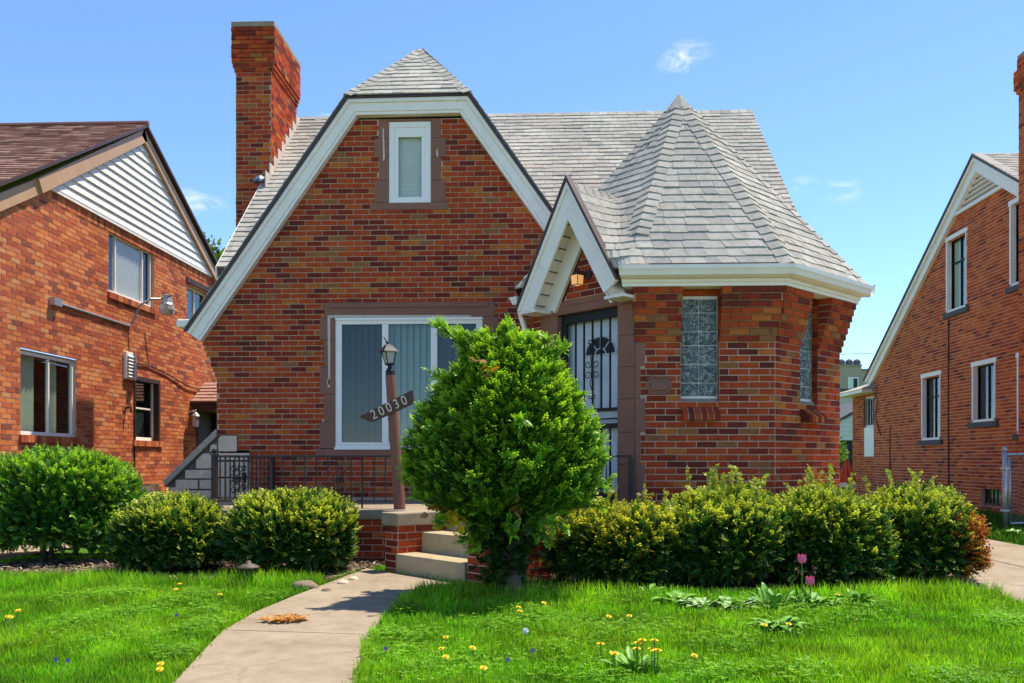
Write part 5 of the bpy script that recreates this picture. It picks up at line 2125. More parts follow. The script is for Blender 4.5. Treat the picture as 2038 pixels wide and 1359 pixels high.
for y, z0, z1 in ((19.1, 0.5, 4.1), (22.3, 0.6, 1.9)):
    s.tube([FQ.p(-y, z0, .02), FQ.p(-y - .02, (z0 + z1) / 2, .02), FQ.p(-y, z1, .02)], 0.012, 5)
s.tube([FQ.p(-23.4, 3.1, .1), FQ.p(-23.1, 2.6, .03), FQ.p(-23.3, 2.2, .03), FQ.p(-22.9, 1.7, .03)], 0.012, 5)
s.build('wall_cable', 'black_metal', nr)

# ================================================================== FENCE
fe = thing('chain_link_fence', 'chain link fence gate with galvanised posts beside the driveway', 'fence', (6.74, 13.0, 0))
fd = Vector((0.90, 0.43, 0)).normalized()
fp = Vector((6.72, 13.0, 0))
def tubepart(name, pts, r, k=8, mat='galvanised', parent=fe):
    s = MB()
    s.tube(pts, r, k)
    return s.build(name, mat, parent, smooth=True)
pp = tubepart('post', [fp + Vector((0, 0, -.02)), fp + Vector((0, 0, 1.20))], 0.036, 10)
s = MB()
s.lathe(fp + Vector((0, 0, 1.198)), [(0.042, 0), (0.042, .02), (0.03, .045), (0.005, .06)], 10)
s.build('post_cap', 'galvanised', pp)
p2 = fp + fd * 2.2
tubepart('post', [p2 + Vector((0, 0, -.02)), p2 + Vector((0, 0, 1.20))], 0.036, 10)
tubepart('top_rail', [fp + fd * .03 + Vector((0, 0, 1.14)), p2 + Vector((0, 0, 1.14))], 0.02)
tubepart('gate_upright', [fp + fd * .10 + Vector((0, 0, .10)), fp + fd * .10 + Vector((0, 0, 1.10))], 0.018)
tubepart('bottom_rail', [fp + fd * .10 + Vector((0, 0, .12)), p2 + Vector((0, 0, .12))], 0.016)
for z in (0.30, 0.92):
    s = MB()
    s.box((fp.x - .045, fp.y - .045, z), (fp.x + .045, fp.y + .045, z + .03))
    s.build('hinge', 'galvanised', pp, bevel=0.004)
wm = MB()
W_, H0, H1, cell = 2.05, 0.12, 1.12, 0.075
kx = int(W_ / cell) + 16
for i in range(-16, kx):
    for sg in (1, -1):
        a = i * cell
        seg = []
        nst = int((H1 - H0) / (cell))
        for j in range(nst + 1):
            x = a + sg * j * cell + (0 if sg > 0 else 1.0)
            if 0 <= x <= W_:
                seg.append(fp + fd * (.11 + x) + Vector((0, 0, H0 + j * cell)) + Vector((0, .004 * ((j + i) % 2), 0)))
        if len(seg) > 1:
            wm.tube(seg, 0.0028, 4, False)
tag(wm.build('chain_mesh', 'chain_wire', fe), kind='stuff')

# ================================================================== PLANTS
def unit(v):
    return v / np.maximum(np.linalg.norm(v, axis=1, keepdims=True), 1e-9)


def sprig_arrays(p, d, L, cb, ct, pairs=5, nl=0.034, nw=0.0105):
    """feathered needle sprigs -> quads"""
    n = len(p)
    d = unit(d)
    ref = unit(rng.normal(size=(n, 3)) * 0.5 + np.array([0.2, 0.1, 1.0]))
    a = unit(np.cross(d, ref))
    b = np.cross(d, a)
    V, Cc = [], []
    for i in range(pairs + 1):
        t = (i + 0.4) / (pairs + 0.4)
        sides = (1, -1) if i < pairs else (0,)
        for s in sides:
            base = p + d * (L * t)[:, None]
            fl = nl * (1.15 - 0.45 * t) * rng.uniform(0.8, 1.2, n)
            nd = unit(d * (0.55 if s else 1.0) + a * s * 0.85 + b * rng.uniform(-0.1, 0.55, n)[:, None])
            wd = unit(np.cross(nd, b)) * nw
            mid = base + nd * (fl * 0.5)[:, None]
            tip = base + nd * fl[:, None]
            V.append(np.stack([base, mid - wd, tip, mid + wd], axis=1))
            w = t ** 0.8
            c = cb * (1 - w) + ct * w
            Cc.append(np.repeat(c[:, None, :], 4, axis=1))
    V = np.stack(V, axis=1).reshape(-1, 3)
    Cc = np.stack(Cc, axis=1).reshape(-1, 3)
    return V, Cc


def quads_of(n):
    return np.arange(n * 4, dtype=np.int32).reshape(n, 4)


def lumps(dirs, seed, amp, freq=3.0, k=7):
    r = np.random.default_rng(seed)
    out = np.zeros(len(dirs))
    for i in range(k):
        v = r.normal(size=3)
        v *= freq * (1 + i * 0.45) / np.linalg.norm(v)
        out += np.sin(dirs @ v + r.uniform(0, 6.28)) / (1 + i * 0.35)
    return out * amp / 2.0


def plates(p, size, c):
    """loose inner foliage: small leaf plates that stop the eye"""
    n = len(p)
    a = unit(rng.normal(size=(n, 3)))
    b = unit(np.cross(a, rng.normal(size=(n, 3))))
    s = size * rng.uniform(0.6, 1.3, (n, 1))
    V = np.stack([p - a * s, p + b * s * .45, p + a * s, p - b * s * .45], axis=1).reshape(-1, 3)
    return V, np.repeat(c, 4, axis=0)


def colours(n, a, b, spread=0.3):
    a, b = np.array(a), np.array(b)
    t = rng.uniform(0, 1, (n, 1)) ** 1.3
    return (a * (1 - t) + b * t) * rng.uniform(1 - spread, 1 + spread, (n, 1))


def bush(name, label, cat, c, rad, n, old, new, group=None, seed=1, sq=0.75, lump=0.10, shoots=0, dead=None, nl=0.034, L0=0.08, stems=5, tipf=0.62):
    """rounded evergreen shrub: foliage and stems. c = centre on the ground, rad = (rx, ry, height)"""
    root = thing(name, label, cat, (c[0], c[1], 0), group)
    rx, ry, h = rad
    cz = h * 0.54
    r = np.random.default_rng(seed)
    dr_ = unit(r.normal(size=(n, 3)))
    keep = dr_[:, 2] > -0.85
    dr_ = dr_[keep]
    n = len(dr_)
    e = np.sign(dr_) * np.abs(dr_) ** sq
    e[:, :2] *= (1 + 0.45 * np.clip(-dr_[:, 2] - .1, 0, 1))[:, None]
    shell = 1 - np.abs(r.normal(0, 0.10, n))
    inner = r.uniform(0, 1, n) < 0.2
    shell[inner] = r.uniform(0.6, 0.92, inner.sum())
    sc = (1 + lumps(dr_, seed, lump)) * shell
    p = e * sc[:, None] * np.array([rx, ry, h * 0.48]) + np.array([c[0], c[1], cz])
    nor = unit(dr_ / np.array([rx, ry, h * 0.48]))
    ok = p[:, 2] > 0.05
    p, nor, shell = p[ok], nor[ok], shell[ok]
    n = len(p)
    d = nor * 0.75 + np.array([0, 0, 0.5]) + r.normal(size=(n, 3)) * 0.42
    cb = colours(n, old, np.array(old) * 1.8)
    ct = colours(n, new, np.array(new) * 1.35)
    isnew = (r.uniform(0, 1, n) < tipf * (0.22 + 0.95 * np.clip(nor[:, 2] + 0.3, 0, 1))) & (shell > 0.8)  # new growth, weighted upwards so its colour adds light the tops lack
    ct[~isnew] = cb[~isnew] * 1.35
    if dead is not None:
        f = dead(p)
        m = r.uniform(0, 1, n) < f
        dc = colours(n, (0.30, 0.075, 0.02), (0.50, 0.20, 0.04))
        cb[m], ct[m] = dc[m] * 0.75, dc[m]
    Ls = L0 * r.uniform(0.7, 1.4, n)
    V, Cc = sprig_arrays(p, d, Ls, cb, ct, nl=nl, nw=nl * 0.31)
    parts_v, parts_c = [V], [Cc]
    # inner plates
    k = int(n * 0.35)
    di = unit(r.normal(size=(k, 3)))
    q = di * (r.uniform(0.15, 0.86, (k, 1))) * (1 + lumps(di, seed, lump))[:, None]
    q = np.sign(q) * np.abs(q) ** 0.85 * np.array([rx, ry, h * 0.47]) * 0.97 + np.array([c[0], c[1], cz])
    q[:, 2] = np.maximum(q[:, 2], 0.06)
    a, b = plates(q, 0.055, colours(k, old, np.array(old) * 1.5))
    parts_v.append(a)
    parts_c.append(b)
    # long shoots
    for i in range(shoots):
        ang = r.uniform(0, 6.28)
        rr = r.uniform(0, 0.85)
        b0 = np.array([c[0] + rx * rr * math.cos(ang), c[1] + ry * rr * math.sin(ang), h * (0.97 - 0.22 * rr * rr)])
        dv_ = unit(np.array([[r.normal(0, .35), r.normal(0, .3), 1.0]]))[0]
        ln = r.uniform(0.12, 0.33)
        m_ = int(ln / 0.012)
        pp_ = b0 + dv_ * np.linspace(0, ln, m_)[:, None]
        dd = dv_ * 0.9 + r.normal(size=(m_, 3)) * 0.55
        a, b = sprig_arrays(pp_, dd, np.full(m_, 0.022), colours(m_, np.array(old) * 2.5, new), colours(m_, new, np.array(new) * 1.2), pairs=2, nl=nl * 0.75, nw=nl * .2)
        parts_v.append(a)
        parts_c.append(b)
    V, Cc = np.concatenate(parts_v), np.concatenate(parts_c)
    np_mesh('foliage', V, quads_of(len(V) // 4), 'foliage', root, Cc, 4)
    for i in range(stems):
        a = r.uniform(0, 6.28)
        s = MB()
        x0, y0 = c[0] + .25 * rx * math.cos(a), c[1] + .25 * ry * math.sin(a)
        s.tube([(x0, y0, -.02), (x0 + .1 * rx * math.cos(a), y0 + .1 * ry * math.sin(a), h * .3), (x0 + .45 * rx * math.cos(a + .3), y0 + .45 * ry * math.sin(a + .3), h * .68)], [0.028, 0.022, 0.008], 6)
        s.build('stem', 'twig', root)
    return root


GRN = (0.022, 0.062, 0.010)
NEW = (0.45, 0.48, 0.06)
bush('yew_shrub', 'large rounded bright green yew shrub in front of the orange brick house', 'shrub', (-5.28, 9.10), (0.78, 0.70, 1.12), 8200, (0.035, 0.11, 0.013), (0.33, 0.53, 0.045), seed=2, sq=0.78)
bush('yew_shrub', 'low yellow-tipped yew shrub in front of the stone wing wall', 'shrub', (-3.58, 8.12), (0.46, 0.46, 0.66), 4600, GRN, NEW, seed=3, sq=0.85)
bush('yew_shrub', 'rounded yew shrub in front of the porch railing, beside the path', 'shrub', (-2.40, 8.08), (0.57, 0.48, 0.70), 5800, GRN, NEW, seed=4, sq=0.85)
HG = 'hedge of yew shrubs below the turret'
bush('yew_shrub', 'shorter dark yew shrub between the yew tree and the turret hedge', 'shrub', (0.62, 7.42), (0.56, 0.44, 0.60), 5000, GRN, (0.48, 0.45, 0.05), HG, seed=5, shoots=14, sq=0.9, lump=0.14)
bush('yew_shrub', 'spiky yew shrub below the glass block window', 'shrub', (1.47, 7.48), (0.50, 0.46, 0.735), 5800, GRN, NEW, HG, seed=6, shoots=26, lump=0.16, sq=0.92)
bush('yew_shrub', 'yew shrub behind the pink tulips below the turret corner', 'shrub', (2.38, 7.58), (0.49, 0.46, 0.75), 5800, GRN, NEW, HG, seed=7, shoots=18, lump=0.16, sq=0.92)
def dead_fn(p):
    x = (p[:, 0] - 3.36) / 0.30
    return np.clip(x, 0, 0.95) * np.clip((0.62 - p[:, 2]) * 4 + .25, 0, 1)
bush('yew_shrub', 'yew shrub with scorched orange end beside the driveway', 'shrub', (3.24, 7.80), (0.52, 0.48, 0.75), 6000, GRN, NEW, HG, seed=8, shoots=12, dead=dead_fn, lump=0.18, sq=0.92)

# ---- upright yew tree in front of the steps
yt = thing('yew_tree', 'tall feathery light green yew tree with a bare twisted trunk by the steps', 'tree', (-0.27, 6.62, 0))
tcx, tcy = -0.35, 6.72
r = np.random.default_rng(21)
zs_ = np.array([0.58, 0.66, 0.78, 0.93, 1.10, 1.30, 1.50, 1.70, 1.86, 2.00])
rs_ = np.array([0.22, 0.46, 0.66, 0.71, 0.68, 0.60, 0.50, 0.39, 0.29, 0.12])
n = 19000
z = r.uniform(0.58, 2.0, n)
kp = r.uniform(0, 0.85, n) < np.interp(z, zs_, rs_) + 0.12
z = z[kp]
n = len(z)
ang = r.uniform(0, 2 * np.pi, n)
dirs = np.stack([np.cos(ang), np.sin(ang), z * 1.4 - 1.5], axis=1)
rad_ = np.interp(z, zs_, rs_) * (1 + lumps(dirs, 33, 0.19, 5.5))
sh = 1 - np.abs(r.normal(0, 0.16, n))
sh = np.clip(sh, 0.3, 1)
xc = tcx + np.interp(z, [0.5, 1.2, 1.5, 2.0], [0.0, 0.02, 0.05, -0.02])
p = np.stack([xc + rad_ * sh * np.cos(ang), tcy + 0.82 * rad_ * sh * np.sin(ang), z + r.normal(0, .02, n)], axis=1)
nor = np.stack([np.cos(ang), np.sin(ang), np.full(n, 0.25)], axis=1)
d = nor * 0.9 + np.array([0, 0, 0.3]) + r.normal(size=(n, 3)) * 0.35
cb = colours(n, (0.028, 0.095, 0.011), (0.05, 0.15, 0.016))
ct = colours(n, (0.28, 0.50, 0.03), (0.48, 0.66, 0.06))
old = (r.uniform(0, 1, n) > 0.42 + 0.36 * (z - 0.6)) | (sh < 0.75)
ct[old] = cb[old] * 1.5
V1, C1 = sprig_arrays(p, d, 0.075 * r.uniform(0.7, 1.4, n), cb, ct, pairs=5, nl=0.030, nw=0.0088)
parts_v, parts_c = [V1], [C1]
# arching sprays that break the outline: (px-like) tips in metres x, y, z
tips = [(-0.86, 6.55, 2.10), (-0.82, 6.5, 2.07), (-0.72, 6.5, 2.0), (-0.33, 6.55, 2.05), (-0.30, 6.6, 2.09), (-0.12, 6.5, 1.97), (0.08, 6.55, 1.92), (0.13, 6.5, 1.90), (-0.50, 6.6, 2.0), (-0.88, 6.55, 1.72),
        (0.26, 6.5, 1.55), (0.34, 6.5, 1.35), (0.42, 6.5, 1.08), (-1.08, 6.5, 0.98), (0.46, 6.5, 0.90), (0.40, 6.45, 0.72), (-1.0, 6.5, 0.78), (-0.80, 6.3, 0.60),
        (0.12, 6.2, 0.58), (-0.25, 6.1, 0.52), (0.0, 6.55, 1.98), (-0.60, 6.55, 2.0), (-0.64, 6.45, 0.46), (-0.56, 6.4, 0.40), (0.0, 6.45, 0.46)]
for i in range(70):
    zz_ = r.uniform(0.66, 1.95)
    aa_ = r.uniform(0, 6.28)
    ro_ = np.interp(zz_, zs_, rs_) + r.uniform(0.05, 0.13)
    tips.append((tcx + .02 + ro_ * math.cos(aa_), tcy + .82 * ro_ * math.sin(aa_), zz_ + r.uniform(-.02, .06)))
br = MB()
for i, t in enumerate(tips):
    t = np.array(t)
    b0 = np.array([tcx, tcy, max(0.55, t[2] - 0.45)])
    m_ = 46
    s_ = np.linspace(0.35, 1.0, m_)[:, None]
    pp_ = b0 + (t - b0) * s_ + np.array([0, 0, 1]) * (0.06 * np.sin(s_ * 3.1))
    dv_ = (t - b0) / np.linalg.norm(t - b0)
    pp_ = pp_ + r.normal(size=(m_, 3)) * (0.045 * (1.1 - s_))
    dd = dv_ * 0.8 + r.normal(size=(m_, 3)) * 0.55
    a, b = sprig_arrays(pp_, dd, np.full(m_, 0.075), colours(m_, (0.05, 0.15, 0.014), (0.09, 0.22, 0.018)), colours(m_, (0.24, 0.48, 0.03), (0.42, 0.60, 0.05)), pairs=5, nl=0.029, nw=0.0085)
    parts_v.append(a)
    parts_c.append(b)
    br.tube([tuple(b0), tuple((b0 + t) / 2 + np.array([0, 0, .05])), tuple(t)], [0.012, 0.007, 0.002], 5)
# inner plates
k = 4200
z = r.uniform(0.62, 1.9, k)
a = r.uniform(0, 6.28, k)
q_ = np.sqrt(r.uniform(0, 1, k)) * np.interp(z, zs_, rs_) * 0.80
pi_ = np.stack([tcx + q_ * np.cos(a), tcy + q_ * .82 * np.sin(a), z], axis=1)
a, b = plates(pi_, 0.06, colours(k, (0.018, 0.06, 0.008), (0.03, 0.09, 0.01)))
parts_v.append(a)
parts_c.append(b)
# thin dark growth round the lower trunk
k = 650
z = r.uniform(0.14, 0.66, k)
a = r.uniform(0, 6.28, k)
q_ = r.uniform(0.03, 0.30, k) * np.interp(z, [0.1, 0.6], [0.55, 1.1])
pi_ = np.stack([tcx + .02 + q_ * np.cos(a), tcy - .06 + q_ * np.sin(a), z], axis=1)
a, b = sprig_arrays(pi_, r.normal(size=(k, 3)) + np.array([0, 0, .2]), np.full(k, .07), colours(k, (0.015, 0.05, 0.008), (0.03, 0.08, 0.01)), colours(k, (0.02, 0.07, 0.01), (0.05, 0.12, 0.012)))
parts_v.append(a)
parts_c.append(b)
# a few yellowed and browned sprays
for cpt, cc_, k in (((-0.68, 6.35, 0.60), (0.75, 0.52, 0.02), 22), ((-0.74, 6.36, 0.64), (0.70, 0.50, 0.02), 12), ((-0.45, 6.22, 1.72), (0.40, 0.15, 0.03), 6), ((-0.22, 6.1, 0.74), (0.38, 0.13, 0.03), 5), ((-0.84, 6.3, 0.68), (0.38, 0.14, 0.03), 5)):
    pi_ = np.array(cpt) + r.normal(size=(k, 3)) * 0.035
    a, b = sprig_arrays(pi_, r.normal(size=(k, 3)), np.full(k, .05), colours(k, np.array(cc_) * .8, cc_), colours(k, cc_, cc_), pairs=4)
    parts_v.append(a)
    parts_c.append(b)
V, Cc = np.concatenate(parts_v), np.concatenate(parts_c)
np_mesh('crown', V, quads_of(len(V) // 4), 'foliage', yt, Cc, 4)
br.build('branches', 'twig', yt)
s = MB()
s.tube([(-0.22, 6.62, -.03), (-0.25, 6.63, 0.08), (-0.30, 6.68, 0.30), (-0.29, 6.70, 0.6), (-0.31, 6.72, 1.2), (-0.35, 6.72, 1.8)], [0.115, 0.085, 0.07, 0.06, 0.035, 0.012], 10)
s.tube([(-0.33, 6.62, -.02), (-0.36, 6.66, 0.15), (-0.34, 6.70, 0.5)], [0.055, 0.045, 0.03], 8)
s.tube([(-0.16, 6.66, -.02), (-0.20, 6.70, 0.2), (-0.14, 6.72, 0.55)], [0.05, 0.04, 0.02], 8)
s.build('trunk', 'bark', yt, smooth=True)

# ---- tree far behind the left house, and a garden tree behind the right gap
def leafy_tree(label, x, y, h, crown_z, cr, seed, cols, n=2600, leaf=0.16):
    root = thing('broadleaf_tree', label, 'tree', (x, y, 0))
    r = np.random.default_rng(seed)
    s = MB()
    s.tube([(x, y, -.05), (x + .1, y, crown_z * .5), (x, y, crown_z)], [0.22, 0.17, 0.1], 8)
    for i in range(9):
        a = r.uniform(0, 6.28)
        e = (x + cr * .75 * math.cos(a), y + cr * .75 * math.sin(a), crown_z + cr * r.uniform(-.2, .85))
        s.tube([(x, y, crown_z * r.uniform(.7, .95)), ((x + e[0]) / 2, (y + e[1]) / 2, (crown_z + e[2]) / 2 + .1), e], [0.08, 0.05, 0.012], 5)
    s.build('trunk', 'bark', root)
    cen = unit(r.normal(size=(34, 3))) * r.uniform(.45, 1.0, (34, 1)) * cr * np.array([1, 1, .9]) + np.array([x, y, crown_z])
    k = r.integers(0, 34, n)
    p = cen[k] + r.normal(size=(n, 3)) * cr * 0.17
    V, Cc = plates(p, leaf, colours(n, *cols))
    np_mesh('crown', V, quads_of(n), 'foliage', root, Cc, 4)


leafy_tree('pale spring tree showing between the left house and the cottage roof', -13.6, 34, 9, 8.3, 1.7, 91, ((0.05, 0.11, 0.02), (0.16, 0.24, 0.05)))
leafy_tree('small light green garden tree in the gap beyond the driveway', 8.65, 26.5, 2, 1.25, 0.42, 92, ((0.10, 0.20, 0.02), (0.22, 0.36, 0.05)), 500, 0.06)

# ================================================================== LAWN BLADES
def inside(poly, x, y):
    res = np.zeros(len(x), bool)
    j = len(poly) - 1
    for i in range(len(poly)):
        xi, yi = poly[i]
        xj, yj = poly[j]
        c = ((yi > y) != (yj > y)) & (x < (xj - xi) * (y - yi) / (yj - yi + 1e-12) + xi)
        res ^= c
        j = i
    return res


def blades(name, label, x, y, hgt, wid, cols, tip_cols, lean=0.5):
    n = len(x)
    a = rng.uniform(0, 6.28, n)
    side = np.stack([np.cos(a), np.sin(a), np.zeros(n)], axis=1)
    b = rng.uniform(0, 6.28, n)
    ln = np.stack([np.cos(b), np.sin(b), np.zeros(n)], axis=1) * (rng.uniform(0.1, 1, n) * lean * hgt)[:, None]
    base = np.stack([x, y, np.full(n, -0.02)], axis=1)
    w = (wid * rng.uniform(0.7, 1.3, n))[:, None]
    mid = base + ln * 0.35 + np.array([0, 0, 1]) * (hgt * 0.6)[:, None]
    tip = base + ln + np.array([0, 0, 1]) * hgt[:, None]
    V = np.stack([base - side * w, base + side * w, mid - side * w * .8, mid + side * w * .8, tip], axis=1).reshape(-1, 3)
    i = np.arange(n, dtype=np.int32)[:, None] * 5
    Fc = np.concatenate([i + np.array([0, 1, 3]), i + np.array([0, 3, 2]), i + np.array([2, 3, 4])], axis=0)
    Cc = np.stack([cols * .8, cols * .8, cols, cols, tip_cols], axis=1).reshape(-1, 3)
    o = np_mesh(name, V, Fc, 'grass_blade', None, Cc, 3)
    return tag(o, label, 'grass', kind='stuff')


path_poly = PATH_L + list(reversed(PATH_R))
def lawn_ok(x, y, edge=0.0):
    bad = inside(path_poly, x, y) | inside(BED_L, x, y) | inside(BED_R, x, y)
    bad |= (x > 3.47) & (x < 5.86)
    bad |= (x > -6.92) & (x < -5.72)
    bad |= (y > 8.9) & (x > PL) & (x < 3.4)
    return ~bad


N = 680000
d_ = 3.6 + (9.2 - 3.6) * rng.uniform(0, 1, N) ** 1.45
lat = rng.uniform(-0.82, 0.82, N)
x, y = lat * d_ - 0.04 * d_, d_
ok = lawn_ok(x + rng.normal(0, .016, N), y + rng.normal(0, .016, N))
x, y = x[ok], y[ok]
take = rng.uniform(0, 1, len(x)) < 0.52
x, y = x[take], y[take]
n = len(x)
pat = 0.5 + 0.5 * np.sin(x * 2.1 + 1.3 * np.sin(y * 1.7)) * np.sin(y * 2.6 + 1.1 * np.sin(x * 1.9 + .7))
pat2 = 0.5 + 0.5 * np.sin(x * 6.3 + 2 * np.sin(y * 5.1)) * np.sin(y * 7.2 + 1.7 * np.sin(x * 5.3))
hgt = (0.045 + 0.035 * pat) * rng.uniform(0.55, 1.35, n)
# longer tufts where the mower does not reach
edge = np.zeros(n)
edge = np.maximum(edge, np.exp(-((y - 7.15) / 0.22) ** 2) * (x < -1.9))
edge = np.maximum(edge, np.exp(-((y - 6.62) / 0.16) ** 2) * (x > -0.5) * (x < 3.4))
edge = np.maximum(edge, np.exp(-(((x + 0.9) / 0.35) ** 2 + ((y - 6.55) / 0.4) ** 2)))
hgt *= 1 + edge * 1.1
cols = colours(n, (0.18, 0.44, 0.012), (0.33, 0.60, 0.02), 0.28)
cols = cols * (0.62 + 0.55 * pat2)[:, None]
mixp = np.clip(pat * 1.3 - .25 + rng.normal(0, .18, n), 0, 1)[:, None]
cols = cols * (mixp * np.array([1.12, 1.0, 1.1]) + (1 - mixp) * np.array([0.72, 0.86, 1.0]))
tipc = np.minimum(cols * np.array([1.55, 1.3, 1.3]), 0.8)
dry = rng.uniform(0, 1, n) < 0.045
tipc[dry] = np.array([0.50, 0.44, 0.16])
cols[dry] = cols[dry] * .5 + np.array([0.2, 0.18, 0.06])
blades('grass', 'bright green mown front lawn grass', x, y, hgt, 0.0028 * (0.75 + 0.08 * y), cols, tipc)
def clover(k, spots):
    c = np.array([(a, b) for a, b, r_ in spots])
    rad = np.array([r_ for a, b, r_ in spots])
    i = rng.integers(0, len(spots), k)
    xy = c[i] + rng.normal(size=(k, 2)) * (rad[i] * .5)[:, None]
    ok = lawn_ok(xy[:, 0], xy[:, 1])
    xy = xy[ok]
    k = len(xy)
    h = rng.uniform(.02, .075, k)
    V = []
    a0 = rng.uniform(0, 6.28, k)
    sz = rng.uniform(.007, .013, k)
    for j in range(3):
        a = a0 + j * 2.094
        ca, sa = np.cos(a), np.sin(a)
        o = np.stack([xy[:, 0], xy[:, 1], h], axis=1)
        d1_ = np.stack([ca, sa, rng.uniform(-.1, .35, k)], axis=1) * sz[:, None]
        d2_ = np.stack([-sa, ca, np.zeros(k)], axis=1) * sz[:, None] * .75
        V.append(np.stack([o, o + d1_ - d2_, o + d1_ * 1.9, o + d1_ + d2_], axis=1))
    V = np.stack(V, axis=1).reshape(-1, 3)
    cc = colours(k, (0.14, 0.34, 0.018), (0.30, 0.52, 0.04))
    tag(np_mesh('clover', V, quads_of(k * 3), 'grass_blade', None, np.repeat(cc, 12, axis=0), 4), 'small clover and weed leaves patched through the lawn', 'weeds', kind='stuff')


sp_ = [(rng.uniform(-3.6, -1.9), rng.uniform(4.2, 6.9), rng.uniform(.12, .35)) for _ in range(16)] + [(rng.uniform(-.9, 3.3), rng.uniform(4.1, 6.5), rng.uniform(.15, .45)) for _ in range(26)]
sp_ += [(-1.95, 4.5, .15), (-2.12, 5.3, .15), (-0.95, 5.0, .12), (-1.0, 5.9, .12), (3.2, 6.6, .35), (2.2, 6.3, .4)]
clover(9000, sp_)
# rough grass strip by the right-hand fence
N = 26000
x, y = rng.uniform(5.86, 8.65, N), rng.uniform(9.5, 24, N)
hg = rng.uniform(0.06, 0.16, N)
cols = colours(N, (0.03, 0.10, 0.008), (0.07, 0.17, 0.015))
blades('grass', 'rough grass strip between driveway and the right-hand house', x, y, hg, np.full(N, .006), cols, cols * 1.4)

# mulch chips and litter
def litter(name, label, poly, k, z=0.0, cols=((0.07, 0.04, 0.025), (0.40, 0.30, 0.21)), size=0.03):
    xs = np.array([p[0] for p in poly])
    ys = np.array([p[1] for p in poly])
    x = rng.uniform(xs.min(), xs.max(), k)
    y = rng.uniform(ys.min(), ys.max(), k)
    ok = inside(poly, x, y)
    x, y = x[ok], y[ok]
    n = len(x)
    a = rng.uniform(0, 6.28, n)
    t = rng.uniform(-.35, .35, n)
    u = np.stack([np.cos(a), np.sin(a), t], axis=1) * (size * rng.uniform(.4, 1.6, n))[:, None]
    v = np.stack([-np.sin(a), np.cos(a), rng.uniform(-.4, .4, n)], axis=1) * (size * .22 * rng.uniform(.6, 1.4, n))[:, None]
    c = np.stack([x, y, z + rng.uniform(0.004, 0.03, n)], axis=1)
    V = np.stack([c - u - v, c + u - v, c + u + v, c - u + v], axis=1).reshape(-1, 3)
    col_ = colours(n, *cols)
    tag(np_mesh(name, V, quads_of(n), 'litter', None, np.repeat(col_, 4, axis=0), 4), label, 'mulch', kind='stuff')


litter('bark_mulch', 'brown bark chips and dry litter under the left shrubs', BED_L, 5200)
litter('bark_mulch', 'brown bark chips and dry litter under the turret hedge', BED_R, 5200)
PILE = [(-1.86, 5.50), (-1.72, 5.44), (-1.60, 5.50), (-1.55, 5.60), (-1.66, 5.66), (-1.78, 5.62)]
litter('leaf_litter', 'small heap of dry orange needles on the concrete path', PILE, 420, 0.014, ((0.45, 0.16, 0.03), (0.70, 0.36, 0.08)), 0.022)

# ================================================================== SMALL PLANTS
def dandelion(loc, label, group, h=0.09, seed=0, puff=False):
    rd_ = random.Random(seed)
    root = thing('dandelion', label, 'flower', loc, group)
    x, y, z = loc
    s = MB()
    lx, ly = rd_.uniform(-.03, .03), rd_.uniform(-.03, .01)
    top = (x + lx, y + ly, h)
    s.tube([(x, y, -.02), (x + lx * .4, y + ly * .4, h * .6), top], [0.003, 0.0027, 0.0025], 5)
    s.build('stem', 'stem_green', root)
    f = MB()
    tilt = Vector((rd_.uniform(-.3, .3), rd_.uniform(-.55, -.1), 1)).normalized()
    a = tilt.orthogonal().normalized()
    b = tilt.cross(a)
    T = Vector(top)
    if puff:
        for i in range(60):
            dv_ = Vector((rd_.gauss(0, 1), rd_.gauss(0, 1), rd_.gauss(0, 1))).normalized()
            f.tube([T, T + dv_ * .018], [0.0004, 0.0022], 3)
        f.build('seed_head', 'white_petal', root)
    else:
        for ring, (rr, hh, k) in enumerate(((0.017, 0.002, 16), (0.013, 0.006, 12), (0.007, 0.009, 8))):
            for i in range(k):
                t = 2 * math.pi * (i + .5 * ring) / k
                dv_ = a * math.cos(t) + b * math.sin(t)
                sd_ = (b * math.cos(t) - a * math.sin(t)) * 0.0036
                p0, p1 = T + tilt * .001, T + dv_ * rr + tilt * hh
                f.add([p0 - sd_ * .4, p1 - sd_, p1 + sd_, p0 + sd_ * .4], [(0, 1, 2, 3)])
        tag(f.build('flower_head', 'yellow_petal', root), kind='stuff')
    return root


LAWN_D = [(30, 1222, 'upper of three dandelions at the left picture edge'), (27, 1237, 'lower right of three dandelions at the left picture edge'), (5, 1234, 'dandelion cut by the left picture edge'),
          (362, 1166, 'farther of two dandelions near the low left shrubs'), (357, 1177, 'nearer of two dandelions near the low left shrubs'), (436, 1192, 'lone dandelion left of the path joint'),
          (312, 1326, 'farther of two dandelions beside the near end of the path'), (327, 1341, 'nearer of two dandelions beside the near end of the path'), (893, 1278, 'farthest of three dandelions right of the path'),
          (880, 1294, 'middle of three dandelions right of the path'), (886, 1314, 'nearest of three dandelions right of the path'), (942, 1300, 'dandelion between the path trio and the big clump'),
          (963, 1340, 'dandelion near the bottom picture edge right of the path'), (1036, 1212, 'farther of two dandelions in front of the yew trunk'), (1042, 1229, 'nearer of two dandelions in front of the yew trunk'),
          (1202, 1236, 'dandelion left of the pair behind the big clump'), (1255, 1238, 'dandelion directly behind the big clump'), (1082, 1204, 'dandelion closest to the yew trunk on its right'),
          (1528, 1250, 'left of two dandelions on the weed patch'), (1566, 1246, 'right of two dandelions on the weed patch'), (1660, 1193, 'yellow flower right of the tulips at the hedge foot'),
          (1390, 1312, 'lone dandelion right of the big clump')]
_t = math.atan(71 / 1720)
